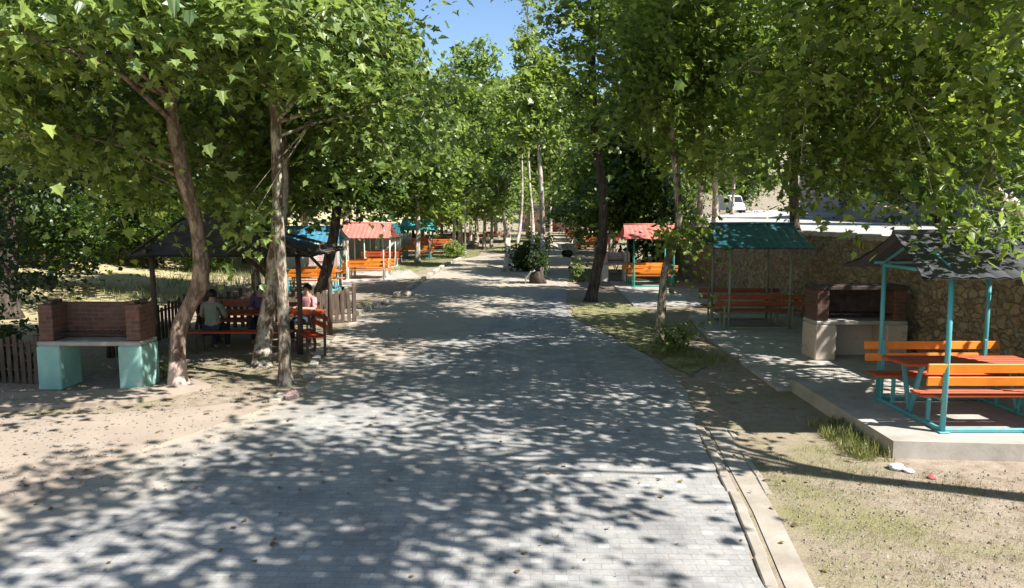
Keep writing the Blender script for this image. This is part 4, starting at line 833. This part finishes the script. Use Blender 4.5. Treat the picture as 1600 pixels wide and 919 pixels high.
# the tall white trunk on the island
tree('birch_tree', 'tall white trunk rising from the traffic island', [tuple(G(847, 432, .1)), up(848, 380, 41), up(846, 300, 41), up(842, 230, 41), up(838, 120, 41)], [.17, .15, .13, .11, .04],
     [(1.5, 41, 9.5, 1.6, 1.6, 1.5), (1.3, 41, 7.6, 1.5, 1.4, .8), (1.2, 41, 11.5, 1.1, 1.1, 1.3)], 2600, .3, 'leafY', 'barkp', 'lobe2', per=30)
tree('plane_tree', 'short stubby pale trunk on the near left tip of the island', [tuple(G(793, 422, .1)), up(793, 380, 43), up(791, 350, 43), up(785, 320, 43)], [.19, .17, .2, .06], [(-.2, 43, 3.3, .8, .6, .35), (-1.0, 43, 4.0, .7, .6, .4), (.2, 43, 4.3, .6, .5, .4), (-.7, 43, 5.2, .9, .8, .5), (-.1, 43, 6.3, .8, .8, .5)], 1500, .2, 'leafM', 'barkp', 'lobe2', per=30)
b = G(800, 408)
tree('birch_tree', 'thin pale trunk left of the tall white trunk on the island', [tuple(b), up(812, 360, 50), up(816, 290, 50), up(814, 200, 50)], [.12, .11, .09, .03], [(.6, 50, 9, 1.6, 1.5, 1.3), (.2, 50, 11, 1.5, 1.4, 1.0)], 2600, .28, 'leafY', 'barkp', 'lobe2', per=30)
b = G(832, 404)
tree('birch_tree', 'thin whitish trunk just left of the tall white trunk', [tuple(b), up(833, 350, 54), up(828, 290, 54), up(824, 190, 54)], [.12, .11, .09, .03], [(1.5, 54, 10, 1.6, 1.5, 1.3), (1.0, 54, 12, 1.5, 1.4, 1.0)], 2600, .28, 'leafY', 'barkp', 'lobe2', per=30)
tree('poplar_tree', 'tall thin feathery tree against the blue gap of sky', [tuple(G(826, 372)), (2.2, 92, 10), (2.0, 92, 20), (1.8, 92, 31)], [.3, .25, .18, .04], [(2.2, 92, 29, 2.4, 2.2, 3.2), (1.6, 92, 24, 2.0, 2, 2.5), (3.2, 92, 20, 2.8, 2.4, 2.6), (2.5, 92, 15, 3, 2.6, 3)], 5200, .3, 'leafY', 'barkp', 'lobe2', per=26)
# ------------------------------------------------------------------ shrubs, weeds, grass
def shrub(label, loc, rx, rz_, n, size, leaf, kind='oval', stem='barkd', group=None):
    loc = Vector(loc); return tree('shrub', label, [tuple(loc), (loc.x+.03, loc.y, loc.z+rz_*.5), (loc.x, loc.y, loc.z+rz_*1.1)], [.03, .02, .01],
        [(loc.x, loc.y, loc.z+rz_*.85, rx, rx, rz_*.8), (loc.x-rx*.4, loc.y, loc.z+rz_*.6, rx*.7, rx*.6, rz_*.55), (loc.x+rx*.45, loc.y, loc.z+rz_*.55, rx*.7, rx*.6, rz_*.5)], n, size, leaf, stem, kind, group, per=25, cr=.16, cat='shrub', nlimb=14)
shrub('bright round shrub at the near end of the far left lawn', G(709, 404), .75, .75, 1500, .16, 'leafY')
shrub('dark tall bush on the island between the two road branches', G(820, 424, .1), .7, 1.0, 2200, .2, 'leafK')
shrub('yellow green bush above the dark island bush', G(842, 398), .9, 1.2, 1500, .2, 'leafY')
shrub('leafy weed clump at the foot of the slender leaning right tree', G(1052, 552), .26, .3, 450, .1, 'leafM')
shrub('small glossy plant with pale leaf tips beside the road tree', G(1066, 548), .16, .45, 160, .10, 'leafY')
shrub('loose shrub left of the dark curved right trunk', G(905, 440), .42, .45, 400, .16, 'leafM')
shrub('low bush left of the turquoise barbecue by the pickets', (-9.6, 13.6, 0), .7, .6, 1400, .13, 'leafK')
shrub('sunlit bush at the far edge of the dry field', (-15.5, 37, hz(-15.5, 37)), 1.2, 1.0, 1500, .2, 'leafL')
shrub('round bush on the dry slope behind the pavilion', (-14.2, 46, hz(-14.2, 46)), 1.0, 1.0, 1200, .2, 'leafY')
shrub('tuft of twigs at the foot of the limewashed leaning trunk', G(255, 592), .2, .16, 200, .09, 'leafM')
# stump with planting at the tip of the island
st = thing('planted_stump', G(840, 443), 'dark stump with trailing plant and pale hose at the near island tip', 'stump')
m = MB(); m.tube([(0, 0, -.05), (0, 0, .35), (.03, 0, .75)], [.42, .34, .3], 12, True, .4); m.build('stump', 'barkd', st)
m = MB(); m.tube([(-.55+.0, -.2, .02), (-.5, -.38, .3), (-.3, -.42, .55), (-.1, -.36, .6)], [.035]*4, 7); m.build('hose', 'white', st)
pos = rng.normal(size=(900, 3))*np.array([.2, .2, .24])+np.array([0, 0, .95]); leaves('foliage', pos, sph(900)+np.array([0, 0, .6]), sph(900), .12+.08*rng.random(900), 'oval', 'leafK', st)
def grass_patch(label, pts, n, hmin, hmax, z=0, name='grass'):
    """blades scattered in an outline, thicker where noise says"""
    P2 = np.array(pts); x0, y0 = P2.min(0); x1, y1 = P2.max(0); out = []
    while len(out) < n:
        x, y = random.uniform(x0, x1), random.uniform(y0, y1); c = False; j = len(pts)-1
        for i in range(len(pts)):
            if (pts[i][1] > y) != (pts[j][1] > y) and x < (pts[j][0]-pts[i][0])*(y-pts[i][1])/(pts[j][1]-pts[i][1])+pts[i][0]: c = not c
            j = i
        if c and noise.noise(Vector((x*1.6, y*1.6, 5))) + .5*noise.noise(Vector((x*6, y*6, 5))) > random.uniform(-.5, .45): out.append((x, y, z))
    pos = np.array(out); a = rng.random(n)*6.28; nrm = np.stack([np.cos(a), np.sin(a), rng.random(n)*.7], 1); yd = np.stack([rng.normal(size=n)*.45, rng.normal(size=n)*.45, np.ones(n)], 1)
    o = leaves(name, pos, nrm, yd, hmin+(hmax-hmin)*rng.random(n)**2, 'blade', 'blade', None); return tag(o, label, 'grass', kind='stuff')
grass_patch('dry thin grass on the sunlit verge at lower right', g2([(1160, 720), (1300, 690), (1390, 735), (1600, 750), (1750, 800), (1700, 919), (1290, 919), (1230, 800)]), 15000, .015, .06)
grass_patch('taller grass tufts along the shaded platform edge', [(4.2, 8.6), (4.64, 8.6), (4.68, 10.2), (4.1, 10.4)], 2200, .04, .2)
grass_patch('shaded lawn grass between the right trunks', g2([(893, 478), (960, 472), (1010, 485), (1030, 520), (1090, 545), (1160, 565), (1140, 585), (1015, 556), (940, 516), (897, 500)]), 18000, .02, .07)
grass_patch('long pale weeds round the leaning right tree', g2([(1000, 548), (1040, 538), (1110, 553), (1160, 568), (1060, 578)]), 1800, .05, .2)
grass_patch('sunlit lawn grass beside the left shelters', g2([(605, 432), (700, 408), (745, 402), (755, 392), (700, 392), (640, 402), (600, 412)]), 16000, .04, .14)
grass_patch('grass fringe along the sandy kerb before the turquoise barbecue', g2([(-60, 640), (60, 632), (60, 626), (-60, 630)]), 500, .03, .12)
grass_patch('straw grass on the open field behind the pavilion', [(-22, 24), (-10, 24), (-10, 60), (-24, 60)], 22000, .1, .35, z=.15)
def litter(n=5200):
    x = rng.uniform(-8, 8.0, n); y = rng.uniform(4.5, 34, n); pos = np.stack([x, y, np.full(n, .024)], 1)
    k = (x < 4.4) | (y > 22); pos = pos[k]; n = len(pos); a = rng.random(n)*6.28
    o = leaves('fallen_leaves', pos, sph(n)*.25+np.array([0, 0, 1]), np.stack([np.cos(a), np.sin(a), 0*a], 1), .02+.05*rng.random(n), 'lobe2', 'rustleaf', None); tag(o, 'scattered dry fallen leaves on road and verge', 'leaves', kind='stuff')
M['grit'] = mat_simple('grit_stone', (.16, .13, .10), (.34, .30, .25), 9, .9, .3)
M['rustleaf'] = mat_leaf('dry_leaf', (.10, .065, .03), (.34, .25, .12), .2)
litter(1500)

def pebbles(label, n, fx, smin=.004, smax=.022):
    T = np.array([(0, 0, .7), (0, 0, -.4), (1, .1, 0), (-.9, .2, .1), (.1, .8, 0), (-.1, -1, .1)]); Fc = [(0, 2, 4), (0, 4, 3), (0, 3, 5), (0, 5, 2), (1, 4, 2), (1, 3, 4), (1, 5, 3), (1, 2, 5)]
    p = fx(n); sc = smin+(smax-smin)*rng.random(n)**3; a = rng.random(n)*6.28; V = T[None]*(1+.3*rng.normal(size=(n, 6, 1)))*sc[:, None, None]
    X = V[..., 0]*np.cos(a)[:, None]-V[..., 1]*np.sin(a)[:, None]; Y = V[..., 0]*np.sin(a)[:, None]+V[..., 1]*np.cos(a)[:, None]
    V = np.stack([X, Y, V[..., 2]], 2)+p[:, None, :]; loops = (np.arange(n)*6)[:, None]+np.array(Fc).ravel()[None]; tag(np_mesh('pebbles', V.reshape(-1, 3), loops.ravel(), np.arange(n*8)*3, 'grit'), label, 'gravel', kind='stuff')
pebbles('small stones and grit scattered on the right verge', 4200, lambda n: np.stack([rng.uniform(2.6, 7.5, n), rng.uniform(4.6, 8.3, n), np.full(n, .004)], 1))
pebbles('grit and small stones on the sandy left verge', 5000, lambda n: np.stack([rng.uniform(-9, -3.6, n), rng.uniform(7.5, 16, n), np.full(n, .014)], 1), .004, .028)
